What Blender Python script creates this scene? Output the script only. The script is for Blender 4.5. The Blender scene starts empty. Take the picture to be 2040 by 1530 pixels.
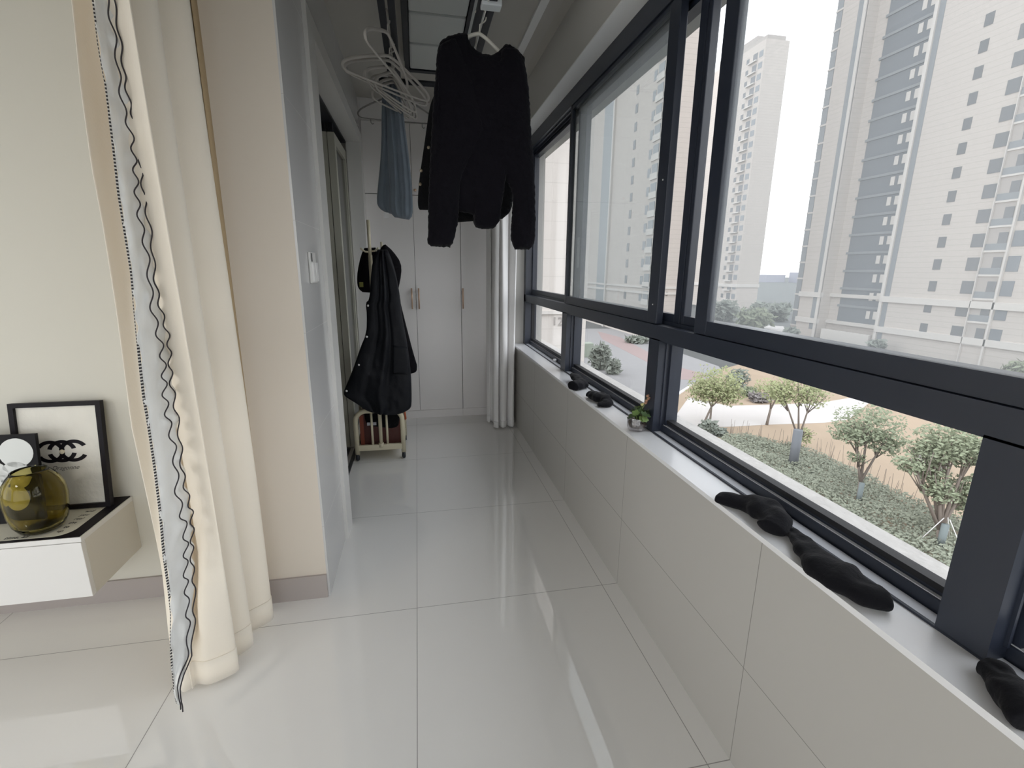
import bpy, bmesh, math, random
from mathutils import Vector, Matrix
random.seed(7)
R = random.random
sc = bpy.context.scene
COL = sc.collection
# ------------------------------------------------------------------ camera (calibrated from the floor tiles)
S = 0.8 / 0.763
H = 1.3 * S
FPX, PIT, YAW, ROL = 939.57, .2372, .1965, -.0092
_cy, _sy, _cp, _sp = math.cos(YAW), math.sin(YAW), math.cos(PIT), math.sin(PIT)
FW = Vector((_sy * _cp, _cy * _cp, -_sp)); _r = Vector((_cy, -_sy, 0)); _d = -_r.cross(FW)
RT = _r * math.cos(ROL) + _d * math.sin(ROL); DN = _d * math.cos(ROL) - _r * math.sin(ROL)
CAM = Vector((0, 0, H))
cd = bpy.data.cameras.new('camera'); cam = bpy.data.objects.new('camera', cd); COL.objects.link(cam)
cd.sensor_width = 36; cd.lens = 36 * FPX / 2040; cd.clip_start = .02; cd.clip_end = 3000
m = Matrix((RT, -DN, -FW)).transposed().to_4x4(); m.translation = CAM; cam.matrix_world = m
sc.camera = cam

def at(ax, val, x, y):
    """measured point of the photograph on a world plane (X, Y or Z = val)"""
    v = RT * ((x - 1020) / FPX) + DN * ((y - 765) / FPX) + FW
    i = 'XYZ'.index(ax); t = (val - CAM[i]) / v[i]
    return CAM + v * t

# ------------------------------------------------------------------ materials
MATS = {}
def mat(name, col, rough=.6, metal=0, bump=0, bscale=40, var=0, vscale=8, sheen=0, spec=.5, coat=0, bdist=.01):
    if name in MATS: return MATS[name]
    m = bpy.data.materials.new(name); m.use_nodes = True; nt = m.node_tree; b = nt.nodes['Principled BSDF']
    b.inputs['Base Color'].default_value = (*col, 1); b.inputs['Roughness'].default_value = rough
    b.inputs['Metallic'].default_value = metal; b.inputs['Specular IOR Level'].default_value = spec
    if sheen:
        b.inputs['Sheen Weight'].default_value = sheen; b.inputs['Sheen Roughness'].default_value = .5
    if coat: b.inputs['Coat Weight'].default_value = coat; b.inputs['Coat Roughness'].default_value = .05
    if bump or var:
        tc = nt.nodes.new('ShaderNodeTexCoord')
    if bump:
        n = nt.nodes.new('ShaderNodeTexNoise'); n.inputs['Scale'].default_value = bscale; n.inputs['Detail'].default_value = 4
        bp = nt.nodes.new('ShaderNodeBump'); bp.inputs['Strength'].default_value = bump; bp.inputs['Distance'].default_value = bdist
        nt.links.new(tc.outputs['Object'], n.inputs['Vector']); nt.links.new(n.outputs['Fac'], bp.inputs['Height'])
        nt.links.new(bp.outputs['Normal'], b.inputs['Normal'])
    if var:
        n = nt.nodes.new('ShaderNodeTexNoise'); n.inputs['Scale'].default_value = vscale; n.inputs['Detail'].default_value = 5
        mx = nt.nodes.new('ShaderNodeMix'); mx.data_type = 'RGBA'
        mx.inputs['A'].default_value = (*[c * (1 - var) for c in col], 1); mx.inputs['B'].default_value = (*[min(1, c * (1 + var)) for c in col], 1)
        nt.links.new(tc.outputs['Object'], n.inputs['Vector']); nt.links.new(n.outputs['Fac'], mx.inputs['Factor'])
        nt.links.new(mx.outputs['Result'], b.inputs['Base Color'])
    MATS[name] = m; return m

def tile_mat(name, col, grout, rough, axes, w=.0022, bump=0):
    """axes: list of (component, offset, spacing or None for a single line)"""
    m = bpy.data.materials.new(name); m.use_nodes = True; nt = m.node_tree; b = nt.nodes['Principled BSDF']
    g = nt.nodes.new('ShaderNodeNewGeometry'); sp = nt.nodes.new('ShaderNodeSeparateXYZ'); nt.links.new(g.outputs['Position'], sp.inputs[0])
    last = None
    def mth(op, a, bb=None, c=None):
        n = nt.nodes.new('ShaderNodeMath'); n.operation = op
        for i, v in enumerate((a, bb, c)):
            if v is None: continue
            if isinstance(v, (int, float)): n.inputs[i].default_value = v
            else: nt.links.new(v, n.inputs[i])
        return n.outputs[0]
    for comp, off, spc in axes:
        o = mth('SUBTRACT', sp.outputs['XYZ'.index(comp)], off)
        if spc:
            o = mth('ADD', o, spc / 2); o = mth('FLOORED_MODULO', o, spc); o = mth('SUBTRACT', o, spc / 2)
        o = mth('ABSOLUTE', o); o = mth('LESS_THAN', o, w / 2)
        last = o if last is None else mth('MAXIMUM', last, o)
    nz = nt.nodes.new('ShaderNodeTexNoise'); nz.inputs['Scale'].default_value = 1.3; nz.inputs['Detail'].default_value = 3
    nt.links.new(g.outputs['Position'], nz.inputs['Vector'])
    m1 = nt.nodes.new('ShaderNodeMix'); m1.data_type = 'RGBA'; m1.inputs['A'].default_value = (*[c * .97 for c in col], 1); m1.inputs['B'].default_value = (*[c * 1.03 for c in col], 1)
    nt.links.new(nz.outputs['Fac'], m1.inputs['Factor'])
    m2 = nt.nodes.new('ShaderNodeMix'); m2.data_type = 'RGBA'; m2.inputs['B'].default_value = (*grout, 1)
    nt.links.new(m1.outputs['Result'], m2.inputs['A']); nt.links.new(last, m2.inputs['Factor']); nt.links.new(m2.outputs['Result'], b.inputs['Base Color'])
    r = mth('MULTIPLY_ADD', last, .5, rough); nt.links.new(r, b.inputs['Roughness'])
    if bump:
        n2 = nt.nodes.new('ShaderNodeTexNoise'); n2.inputs['Scale'].default_value = 1.1; n2.inputs['Detail'].default_value = 1
        nt.links.new(g.outputs['Position'], n2.inputs['Vector'])
        bp = nt.nodes.new('ShaderNodeBump'); bp.inputs['Strength'].default_value = bump; bp.inputs['Distance'].default_value = .02
        nt.links.new(n2.outputs['Fac'], bp.inputs['Height']); nt.links.new(bp.outputs['Normal'], b.inputs['Normal'])
    return m

def glass_mat(name, tint, haze=0., hazecol=(.8, .8, .8)):
    m = bpy.data.materials.new(name); m.use_nodes = True; nt = m.node_tree; nt.nodes.clear()
    out = nt.nodes.new('ShaderNodeOutputMaterial'); tr = nt.nodes.new('ShaderNodeBsdfTransparent'); tr.inputs[0].default_value = (*tint, 1)
    gl = nt.nodes.new('ShaderNodeBsdfGlossy'); gl.inputs['Roughness'].default_value = .01
    lw = nt.nodes.new('ShaderNodeLayerWeight'); lw.inputs['Blend'].default_value = .5
    pw = nt.nodes.new('ShaderNodeMath'); pw.operation = 'POWER'; nt.links.new(lw.outputs['Facing'], pw.inputs[0]); pw.inputs[1].default_value = 5
    fr = nt.nodes.new('ShaderNodeMath'); fr.operation = 'MULTIPLY_ADD'; nt.links.new(pw.outputs[0], fr.inputs[0]); fr.inputs[1].default_value = .6; fr.inputs[2].default_value = .03
    mx = nt.nodes.new('ShaderNodeMixShader'); nt.links.new(fr.outputs[0], mx.inputs[0]); nt.links.new(tr.outputs[0], mx.inputs[1]); nt.links.new(gl.outputs[0], mx.inputs[2])
    last = mx
    if haze:
        tl = nt.nodes.new('ShaderNodeBsdfTranslucent'); tl.inputs[0].default_value = (*hazecol, 1)
        nz = nt.nodes.new('ShaderNodeTexNoise'); nz.inputs['Scale'].default_value = 3; nz.inputs['Detail'].default_value = 6
        g = nt.nodes.new('ShaderNodeNewGeometry'); nt.links.new(g.outputs['Position'], nz.inputs['Vector'])
        mr = nt.nodes.new('ShaderNodeMapRange'); mr.inputs['To Min'].default_value = haze * .8; mr.inputs['To Max'].default_value = haze * 1.2
        nt.links.new(nz.outputs['Fac'], mr.inputs['Value'])
        m2 = nt.nodes.new('ShaderNodeMixShader'); nt.links.new(mr.outputs[0], m2.inputs[0]); nt.links.new(last.outputs[0], m2.inputs[1]); nt.links.new(tl.outputs[0], m2.inputs[2]); last = m2
    nt.links.new(last.outputs[0], out.inputs[0]); return m

# ------------------------------------------------------------------ mesh helpers
class MB:
    def __init__(self): self.v = []; self.f = []; self.s = []
    def add(self, vs, fs, smooth=False):
        o = len(self.v); self.v += [tuple(p) for p in vs]
        for f in fs: self.f.append(tuple(i + o for i in f)); self.s.append(smooth)
        return self
    def box(self, a, b):
        x0, y0, z0 = a; x1, y1, z1 = b
        x0, x1 = sorted((x0, x1)); y0, y1 = sorted((y0, y1)); z0, z1 = sorted((z0, z1))
        return self.add([(x0, y0, z0), (x1, y0, z0), (x1, y1, z0), (x0, y1, z0), (x0, y0, z1), (x1, y0, z1), (x1, y1, z1), (x0, y1, z1)],
                        [(0, 3, 2, 1), (4, 5, 6, 7), (0, 1, 5, 4), (1, 2, 6, 5), (2, 3, 7, 6), (3, 0, 4, 7)])
    def bevbox(self, a, b, w):
        bm = bmesh.new(); c = [(p + q) / 2 for p, q in zip(a, b)]; d = [abs(q - p) for p, q in zip(a, b)]
        bmesh.ops.create_cube(bm, size=1, matrix=Matrix.Translation(c) @ Matrix.Diagonal((*d, 1)))
        bmesh.ops.bevel(bm, geom=bm.edges[:], offset=w, segments=2, affect='EDGES', profile=.6)
        bm.verts.index_update(); self.add([v.co[:] for v in bm.verts], [[v.index for v in f.verts] for f in bm.faces]); bm.free(); return self
    def tube(self, pts, rad, n=8, closed=False, flat=None):
        pts = [Vector(p) for p in pts]; rs = rad if isinstance(rad, (list, tuple)) else [rad] * len(pts)
        N = len(pts); vs = []; up = None
        for i, p in enumerate(pts):
            if closed: t = pts[(i + 1) % N] - pts[i - 1]
            else: t = pts[min(i + 1, N - 1)] - pts[max(i - 1, 0)]
            t.normalize() if t.length > 1e-9 else None
            if up is None:
                a = Vector((0, 0, 1)) if abs(t.z) < .9 else Vector((1, 0, 0)); up = (a - t * a.dot(t)).normalized()
            else:
                up = up - t * up.dot(t); up = up.normalized() if up.length > 1e-6 else t.orthogonal().normalized()
            sd = t.cross(up); r = rs[i]; ru, rv = (r if isinstance(r, tuple) else (r, r))
            for k in range(n):
                a = 2 * math.pi * k / n; vs.append(p + sd * (math.cos(a) * ru) + up * (math.sin(a) * rv))
        fs = []
        for i in range(N if closed else N - 1):
            j = (i + 1) % N
            for k in range(n): fs.append((i * n + k, i * n + (k + 1) % n, j * n + (k + 1) % n, j * n + k))
        if not closed: fs += [tuple(range(n - 1, -1, -1)), tuple((N - 1) * n + k for k in range(n))]
        return self.add(vs, fs, True)
    def lathe(self, prof, c, n=24, ax=(0, 0, 1), ripple=0, rn=8):
        c = Vector(c); az = Vector(ax).normalized(); a1 = az.orthogonal().normalized(); a2 = az.cross(a1); vs = []
        for r, z in prof:
            for k in range(n):
                a = 2 * math.pi * k / n; rr = r * (1 + ripple * math.cos(rn * a)); vs.append(c + az * z + a1 * (rr * math.cos(a)) + a2 * (rr * math.sin(a)))
        fs = [(i * n + k, i * n + (k + 1) % n, (i + 1) * n + (k + 1) % n, (i + 1) * n + k) for i in range(len(prof) - 1) for k in range(n)]
        return self.add(vs, fs, True)
    def prism(self, pts, d):
        n = len(pts); d = Vector(d); a = [Vector(p) for p in pts]; b = [p + d for p in a]
        return self.add(a + b, [tuple(range(n)), tuple(range(2 * n - 1, n - 1, -1))] + [(i, i + n, (i + 1) % n + n, (i + 1) % n) for i in range(n)])
    def grid(self, P, smooth=True):
        nr, nc = len(P), len(P[0])
        return self.add([p for r in P for p in r], [(i * nc + j, i * nc + j + 1, (i + 1) * nc + j + 1, (i + 1) * nc + j) for i in range(nr - 1) for j in range(nc - 1)], smooth)
    def sphere(self, c, r, n=10, sq=(1, 1, 1)):
        prof = [(math.sin(math.pi * i / n), -math.cos(math.pi * i / n)) for i in range(n + 1)]
        vs = []; k2 = 12
        for a, z in prof:
            for k in range(k2):
                t = 2 * math.pi * k / k2; vs.append((c[0] + r * sq[0] * max(a, 1e-4) * math.cos(t), c[1] + r * sq[1] * max(a, 1e-4) * math.sin(t), c[2] + r * sq[2] * z))
        return self.add(vs, [(i * k2 + k, i * k2 + (k + 1) % k2, (i + 1) * k2 + (k + 1) % k2, (i + 1) * k2 + k) for i in range(n) for k in range(k2)], True)
    def build(self, name, material, parent=None, sub=0, solid=0):
        if parent is None:
            xs = [p[0] for p in self.v]; ys = [p[1] for p in self.v]; zs = [p[2] for p in self.v]
            org = Vector(((min(xs) + max(xs)) / 2, (min(ys) + max(ys)) / 2, min(zs)))
        else: org = WORLD[parent.name]
        me = bpy.data.meshes.new(name); me.from_pydata([(p[0] - org[0], p[1] - org[1], p[2] - org[2]) for p in self.v], [], self.f)
        me.polygons.foreach_set('use_smooth', self.s); me.update()
        bm = bmesh.new(); bm.from_mesh(me); bmesh.ops.recalc_face_normals(bm, faces=bm.faces); bm.to_mesh(me); bm.free()
        me.materials.append(material); o = bpy.data.objects.new(name, me); COL.objects.link(o)
        if parent is None: o.location = org
        else: o.parent = parent
        WORLD[o.name] = org
        if solid:
            s = o.modifiers.new('solid', 'SOLIDIFY'); s.thickness = solid; s.offset = 0
        if sub:
            s = o.modifiers.new('sub', 'SUBSURF'); s.levels = sub; s.render_levels = sub
        return o
WORLD = {}
def thing(name, label, cat, loc=(0, 0, 0), group=None):
    o = bpy.data.objects.new(name, None); COL.objects.link(o); o.location = loc; o.empty_display_size = .05
    WORLD[o.name] = Vector(loc); o['label'] = label; o['category'] = cat
    if group: o['group'] = group
    return o
def tag(o, label, cat, group=None, kind=None):
    o['label'] = label; o['category'] = cat
    if group: o['group'] = group
    if kind: o['kind'] = kind
    return o
def struct(o, label=None):
    o['kind'] = 'structure'
    if label: o['label'] = label
    return o
def tree_copy(o, parent=None):
    c = o.copy(); COL.objects.link(c); WORLD[c.name] = WORLD.get(o.name, Vector())
    if parent: c.parent = parent
    for ch in list(o.children): tree_copy(ch, c)
    return c
def resample(poly, n):
    P = [Vector(p) for p in poly]; L = [0]
    for a, b in zip(P, P[1:]): L.append(L[-1] + (b - a).length)
    out = []; j = 0
    for i in range(n):
        t = L[-1] * i / (n - 1)
        while j < len(L) - 2 and L[j + 1] < t: j += 1
        d = L[j + 1] - L[j]; out.append(P[j].lerp(P[j + 1], 0 if d == 0 else (t - L[j]) / d))
    return out
def smooth_poly(pts, it=2):
    P = [Vector(p) for p in pts]
    for _ in range(it):
        Q = [P[0]]
        for a, b in zip(P, P[1:]): Q += [a.lerp(b, .25), a.lerp(b, .75)]
        Q.append(P[-1]); P = Q
    return P
from mathutils import noise as mn
def puff(L, Rr, plane, t, nrow=40, ncol=26, p=2.4, back=.7, wr=.004, wf=9., folds=None, endcap=True, sm=1, seed=0, fuzz=0):
    """a padded cloth body between two measured edges lying on a vertical plane Y = plane"""
    A = resample(smooth_poly([at('Y', plane, *q) for q in L], sm), nrow); B = resample(smooth_poly([at('Y', plane, *q) for q in Rr], sm), nrow)
    mb = MB()
    front, bk = [], []
    for i in range(nrow):
        fr, br = [], []; v = i / (nrow - 1)
        ec = 1 if not endcap else min(1, (1 - abs(2 * v - 1)) * nrow / 5) ** .5
        for j in range(ncol):
            u = j / (ncol - 1); q = A[i].lerp(B[i], u); prof = max(0, 1 - abs(2 * u - 1) ** p) ** (1 / p)
            d = t * prof * ec
            w = mn.noise(Vector((q.x * wf + seed, q.z * wf * .45, seed))) * wr * 2 + mn.noise(Vector((q.x * wf * 3, q.z * wf * 2, seed + 5))) * wr * .7
            if folds:
                for fu, fa, fw_ in folds: w += fa * math.exp(-((u - fu) / fw_) ** 2)
            nzx = Vector((0, 0, 0))
            if fuzz: nzx = Vector((mn.noise(q * 90 + Vector((seed, 0, 0))), 0, mn.noise(q * 90 + Vector((0, 7, seed))))) * fuzz; w += mn.noise(q * 70) * fuzz
            fr.append(Vector((q.x, plane - d - w * prof * ec, q.z)) + nzx); br.append(Vector((q.x, plane + d * back, q.z)) + nzx)
        front.append(fr); bk.append(br)
    mb.grid(front); mb.grid(bk)
    # close the rim
    for i in range(nrow - 1):
        mb.add([front[i][0], front[i + 1][0], bk[i + 1][0], bk[i][0]], [(0, 1, 2, 3)], True)
        mb.add([front[i][-1], front[i + 1][-1], bk[i + 1][-1], bk[i][-1]], [(0, 1, 2, 3)], True)
    for i in (0, nrow - 1):
        for j in range(ncol - 1): mb.add([front[i][j], front[i][j + 1], bk[i][j + 1], bk[i][j]], [(0, 1, 2, 3)], True)
    return mb
def weld(o, d=.0004):
    bm = bmesh.new(); bm.from_mesh(o.data); bmesh.ops.remove_doubles(bm, verts=bm.verts, dist=d); bmesh.ops.recalc_face_normals(bm, faces=bm.faces); bm.to_mesh(o.data); bm.free(); return o
def text(s, name, size, loc, rot, material, parent=None, ext=.001, shear=0, align='CENTER'):
    c = bpy.data.curves.new(name, 'FONT'); c.body = s; c.size = size; c.extrude = ext; c.shear = shear; c.align_x = align; c.align_y = 'CENTER'
    t = bpy.data.objects.new('tmp', c); me = bpy.data.meshes.new_from_object(t.evaluated_get(bpy.context.evaluated_depsgraph_get())) if False else None
    COL.objects.link(t); bpy.context.view_layer.update()
    me = bpy.data.meshes.new_from_object(t.evaluated_get(bpy.context.evaluated_depsgraph_get())); bpy.data.objects.remove(t)
    o = bpy.data.objects.new(name, me); me.materials.clear(); me.materials.append(material); COL.objects.link(o)
    org = WORLD[parent.name] if parent else Vector((0, 0, 0))
    o.matrix_local = Matrix.Translation(Vector(loc) - org) @ rot.to_4x4()
    if parent: o.parent = parent
    WORLD[o.name] = Vector(loc); return o

# ================================================================== ROOM SHELL
Y0 = 1.721; ZC = 2.69; XW = .832; ZS = .7155
floor_m = tile_mat('floor_tile', (.79, .775, .75), (.28, .27, .26), .022, [('X', -.0493 - .8 * k, None) for k in range(6)] + [('X', .7607, None), ('Y', Y0, .8)], .0026, bump=.012)
floor_m.node_tree.nodes['Principled BSDF'].inputs['Specular IOR Level'].default_value = 1.0
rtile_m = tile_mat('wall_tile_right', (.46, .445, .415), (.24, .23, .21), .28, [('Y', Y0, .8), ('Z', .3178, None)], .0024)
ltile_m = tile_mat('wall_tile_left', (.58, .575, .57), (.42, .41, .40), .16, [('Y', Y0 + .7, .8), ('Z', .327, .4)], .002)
paint = mat('wall_paint', (.74, .735, .71), .8)
cream_paint = mat('cream_paint', (.68, .66, .585), .7)
beige_paint = mat('beige_paint', (.66, .60, .52), .75)
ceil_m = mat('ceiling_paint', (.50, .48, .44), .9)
skirt_m = mat('skirting', (.40, .36, .34), .45)
white_m = mat('white_lacquer', (.74, .73, .71), .3)
sill_m = mat('sill_stone', (.80, .80, .81), .22)
alu = mat('black_aluminium', (.019, .024, .038), .38, spec=.6)
alu2 = mat('black_aluminium_matt', (.012, .014, .02), .5)
gasket = mat('rubber_gasket', (.008, .008, .01), .6)

struct(MB().box((-4.9, -2.5, -.12), (1.03, 4.95, 0)).build('floor', floor_m))
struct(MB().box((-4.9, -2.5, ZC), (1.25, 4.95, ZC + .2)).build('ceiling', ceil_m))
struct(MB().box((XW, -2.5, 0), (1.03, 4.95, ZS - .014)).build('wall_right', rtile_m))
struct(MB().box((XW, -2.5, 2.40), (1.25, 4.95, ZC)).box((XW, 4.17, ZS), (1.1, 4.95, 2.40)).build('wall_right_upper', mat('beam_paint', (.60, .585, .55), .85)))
struct(MB().box((XW - .001, -2.4, 2.394), (.935, 4.17, 2.4005)).build('trim_6', mat('reveal_lit_white', (.90, .90, .89), .6)), 'soffit over the window, window light put into its white')  # light falling on the reveal is put into a whiter colour
struct(MB().box((XW - .004, -2.5, ZS - .014), (.93, 4.17, ZS)).build('trim_1', sill_m), 'white stone window sill above the tiled wall')
struct(MB().box((1.03, -2.5, .60), (1.255, 6, .665)).build('trim_2', mat('rough_stone', (.60, .575, .545), .9, bump=.6, bscale=25, var=.12, vscale=14)), 'rough pale stone ledge outside the window')
struct(MB().box((-2.6, 4.9, 0), (XW, 4.95, ZC)).build('wall_back', paint))
struct(MB().box((-.87, 1.868, 0), (-.421, 2.31, ZC)).build('wall_pier', beige_paint))
struct(MB().box((-.421, 1.868, 0), (-.413, 2.31, ZC)).box((-.60, 2.31, 2.405), (-.413, 4.33, ZC)).build('wall_left', ltile_m))
struct(MB().box((-4.9, 2.0, 0), (-.87, 2.12, ZC)).build('wall_front', cream_paint))
struct(MB().box((-4.9, -2.5, 0), (-4.8, -1.9, ZC)).box((-4.9, 1.3, 0), (-4.8, 2.0, ZC)).box((-4.9, -1.9, 0), (-4.8, 1.3, .2)).box((-4.9, -1.9, 2.5), (-4.8, 1.3, ZC)).build('wall_west', cream_paint))
struct(MB().box((-4.9, -2.5, 0), (-4.5, -2.4, ZC)).box((.55, -2.5, 0), (1.03, -2.4, ZC)).box((-4.5, -2.5, 0), (.55, -2.4, .15)).box((-4.5, -2.5, 2.5), (.55, -2.4, ZC)).build('wall_rear', cream_paint))
struct(MB().box((-2.7, 2.12, 0), (-2.6, 4.95, ZC)).build('wall_inner', paint))
struct(MB().box((-.88, 1.858, 0), (-.421, 1.868, .107)).build('baseboard_pier', skirt_m))
struct(MB().box((-4.8, 1.99, 0), (-.88, 2.0, .096)).build('baseboard_front', skirt_m))
# curtain rail along the ceiling by the window
struct(MB().box((.660, -2.4, ZC - .016), (.703, 4.2, ZC)).build('trim_3', mat('rail_white', (.85, .85, .84), .35)), 'white curtain rail on the ceiling beside the window')
struct(MB().box((.703, -2.4, ZC - .006), (.775, 4.2, ZC)).build('trim_4', mat('rail_grey', (.5, .48, .45), .6)))

# ------------------------------------------------------------------ doorway on the left with stacked sliding panels
door = thing('door_1', 'white sliding doorway with glazed panels pushed to its far side', 'door', (-.41, 3.3, 0)); door['kind'] = 'structure'
MB().box((-.44, 2.31, 0), (-.396, 2.46, 2.325)).build('jamb', white_m, door)
MB().box((-.505, 4.19, 0), (-.396, 4.328, 2.325)).build('jamb', white_m, door)
MB().box((-.505, 2.31, 2.325), (-.396, 4.328, 2.405)).build('door_head', white_m, door)
trk = MB()
for x in (-.565, -.512): trk.box((x - .012, 2.46, .0), (x + .012, 3.62, .006))
trk.build('floor_track', mat('track_dark', (.05, .05, .055), .4), door)
MB().box((-.606, 2.46, 2.312), (-.506, 4.19, 2.36)).build('head_track', alu2, door)
panel_m = mat('door_panel_grey', (.50, .49, .42), .4)
dglass = mat('dark_door_glass', (.05, .05, .048), .12)
for xa in (-.602, -.553):
    pn = MB(); xb = xa + .044
    pn.box((xa, 3.63, .012), (xb, 3.69, 2.25)).box((xa, 4.13, .012), (xb, 4.19, 2.25)).box((xa, 3.69, .012), (xb, 4.13, .09)).box((xa, 3.69, 2.18), (xb, 4.13, 2.25))
    p = pn.build('sliding_panel', panel_m, door)
    MB().box((xa + .016, 3.69, .09), (xb - .016, 4.13, 2.18)).build('pane', dglass, p)
    MB().box((xa + .008, 3.64, 2.25), (xb - .008, 3.67, 2.315)).build('roller', alu2, p)
# light switch on the left tiled wall
sw = thing('light_switch', 'white wall switch plate with long rockers on the left tiled wall', 'switch', (-.412, 2.06, 1.30))
MB().bevbox((-.412, 2.015, 1.305), (-.405, 2.125, 1.425), .002).build('plate', white_m, sw)
for ya in (2.03, 2.08): MB().bevbox((-.406, ya, 1.31), (-.397, ya + .038, 1.385), .002).build('rocker', mat('switch_white', (.82, .81, .8), .3), sw)
MB().box((-.4055, 2.040, 1.388), (-.402, 2.046, 1.42)).build('indicator', mat('dark_slot', (.05, .05, .05), .5), sw)

# ------------------------------------------------------------------ ribbon window
XF, XO = .93, 1.03
win = thing('window_1', 'black aluminium ribbon window with sliding panes above a row of low panes', 'window', (.98, 1.5, ZS)); win['kind'] = 'structure'
MB().box((XF, -2.4, 2.305), (XO, 4.17, 2.40)).box((XF + .07, -2.4, 2.27), (XO + .01, 4.17, 2.31)).box((XF + .02, -2.4, 2.295), (XF + .026, 4.17, 2.306)).box((XF + .045, -2.4, 2.29), (XF + .051, 4.17, 2.306)).build('head_rail', alu, win)
MB().box((XF, -2.4, 1.095), (XO, 4.17, 1.155)).box((XF + .055, -2.4, 1.15), (XO, 4.17, 1.163)).box((XF + .045, -2.4, 1.155), (XF + .049, 4.17, 1.168)).build('transom', alu, win)
MB().box((XF, -2.4, ZS), (XF + .007, 4.17, ZS + .005)).box((XF + .007, -2.4, ZS), (XO, 4.17, ZS + .002)).box((XF + .042, -2.4, ZS), (XO, 4.17, ZS + .030)).box((XF + .060, -2.4, ZS), (XO, 4.17, ZS + .043)).build('bottom_rail', alu, win)
chm = mat('channel_reflection', (.66, .67, .71), .3)  # sky reflection on the dark aluminium, put into a pale colour
MB().box((XF + .008, -2.4, ZS + .002), (XF + .038, 4.17, ZS + .004)).build('sill_channel_sheen', chm, win)
MB().box((XF + .048, -2.4, ZS + .030), (XF + .058, 4.17, ZS + .0315)).build('sill_channel_sheen', chm, win)  # strip added as the highlight along the rail top
MB().box((XF, 4.10, ZS), (XO, 4.172, 2.31)).build('jamb', alu, win)
for (a, b_) in ((2.90, 3.0), (1.70, 1.786), (.503, .586), (-.8, -.71), (-2.1, -2.0), ):
    MB().box((XF, a, ZS + .004), (XO, b_, 1.10)).box((XF + .03, a - .006, ZS + .03), (XF + .036, a, 1.1)).box((XF + .05, a - .012, ZS + .03), (XO, a, 1.1)).build('mullion', alu, win)
clear = glass_mat('clear_glass', (.98, .985, .985))
hazy = glass_mat('hazy_glass', (.95, .96, .96), .12, (.80, .82, .83))
hazy2 = glass_mat('dim_hazy_glass', (.81, .83, .83), .11, (.72, .75, .76))
def opane(y0, y1, z0, z1, x, name, gm):
    # a fixed glazed light: slim frame and its pane
    w = .014
    f = MB()
    f.box((x - .014, y0, z0), (x + .014, y0 + w, z1)).box((x - .014, y1 - w, z0), (x + .014, y1, z1)).box((x - .014, y0 + w, z0), (x + .014, y1 - w, z0 + w)).box((x - .014, y0 + w, z1 - w), (x + .014, y1 - w, z1))
    fr = f.build('glazing_bead', gasket, win)
    MB().box((x - .003, y0 + w * .5, z0 + w * .5), (x + .003, y1 - w * .5, z1 - w * .5)).build('pane', gm, fr)
for y0, y1 in ((3.0, 4.10), (1.786, 2.90), (.586, 1.70), (-.71, .503), (-2.0, -.8)):
    opane(y0 - .006, y1 + .004, ZS + .040, 1.098, 1.0, 'pane', clear)
# outer fixed lights and the two inner sliding sashes
def sash(y0, y1, x0, x1, wl, wr, z0, z1, gm, rail=.042, name='sash'):
    f = MB()
    f.bevbox((x0, y0, z0), (x1, y0 + wl, z1), .003).bevbox((x0, y1 - wr, z0), (x1, y1, z1), .003).box((x0 + .002, y0 + wl, z0), (x1 - .002, y1 - wr, z0 + rail)).box((x0 + .002, y0 + wl, z1 - .02), (x1 - .002, y1 - wr, z1))
    fr = f.build(name, alu, win)
    MB().box(((x0 + x1) / 2 - .003, y0 + wl - .004, z0 + rail - .006), ((x0 + x1) / 2 + .003, y1 - wr + .004, z1 - .014)).build('pane', gm, fr); return fr
outA = sash(1.664, 2.95, .985, 1.017, .042, .11, 1.163, 2.285, clear, .036, 'outer_sash')
outB = sash(2.955, 4.10, .985, 1.017, .02, .02, 1.163, 2.285, clear, .036, 'outer_sash')
outC = sash(.30, 1.655, .985, 1.017, .08, .02, 1.163, 2.285, clear, .036, 'outer_sash')
outD = sash(-1.4, .295, .985, 1.017, .06, .06, 1.163, 2.285, clear, .036, 'outer_sash')
outE = sash(-2.35, -1.405, .985, 1.017, .06, .06, 1.163, 2.285, clear, .036, 'outer_sash')
sl1 = sash(1.752, 2.985, .935, .965, .078, .03, 1.157, 2.303, hazy2, .046, 'sliding_sash')
sl2 = sash(.12, 1.481, .935, .965, .06, .068, 1.157, 2.303, hazy, .046, 'sliding_sash')
sl3 = sash(-2.0, -.5, .935, .965, .07, .07, 1.157, 2.303, hazy, .046, 'sliding_sash')
MB().bevbox((.978, 2.865, 1.38), (.9855, 2.895, 1.56), .002).box((.976, 2.872, 1.40), (.979, 2.888, 1.54)).build('latch', mat('latch_grey', (.62, .62, .62), .4), outA)
MB().box((.933, 1.785, 1.23), (.9355, 1.79, 1.235)).box((.933, 1.782, 1.70), (.9355, 1.787, 1.705)).build('screw_cap', mat('steel_dot', (.6, .6, .6), .3), sl1)
lab = MB()
for i, (h, w) in enumerate(((.018, .006), (.014, .006), (.004, .004), (.007, .005), (.010, .003), (.006, .006))):
    z = .98 - i * .021; lab.box((.9845, 1.690, z - h), (.9855, 1.690 + w, z))
lab.build('label', mat('print_white', (.6, .6, .6), .6), win)['label'] = 'small white printed marking on the frame'
MB().box((.996, 1.86, .80), (.9968, 1.885, .842)).build('sticker', mat('sticker_mauve', (.30, .27, .31), .7), win)


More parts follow.
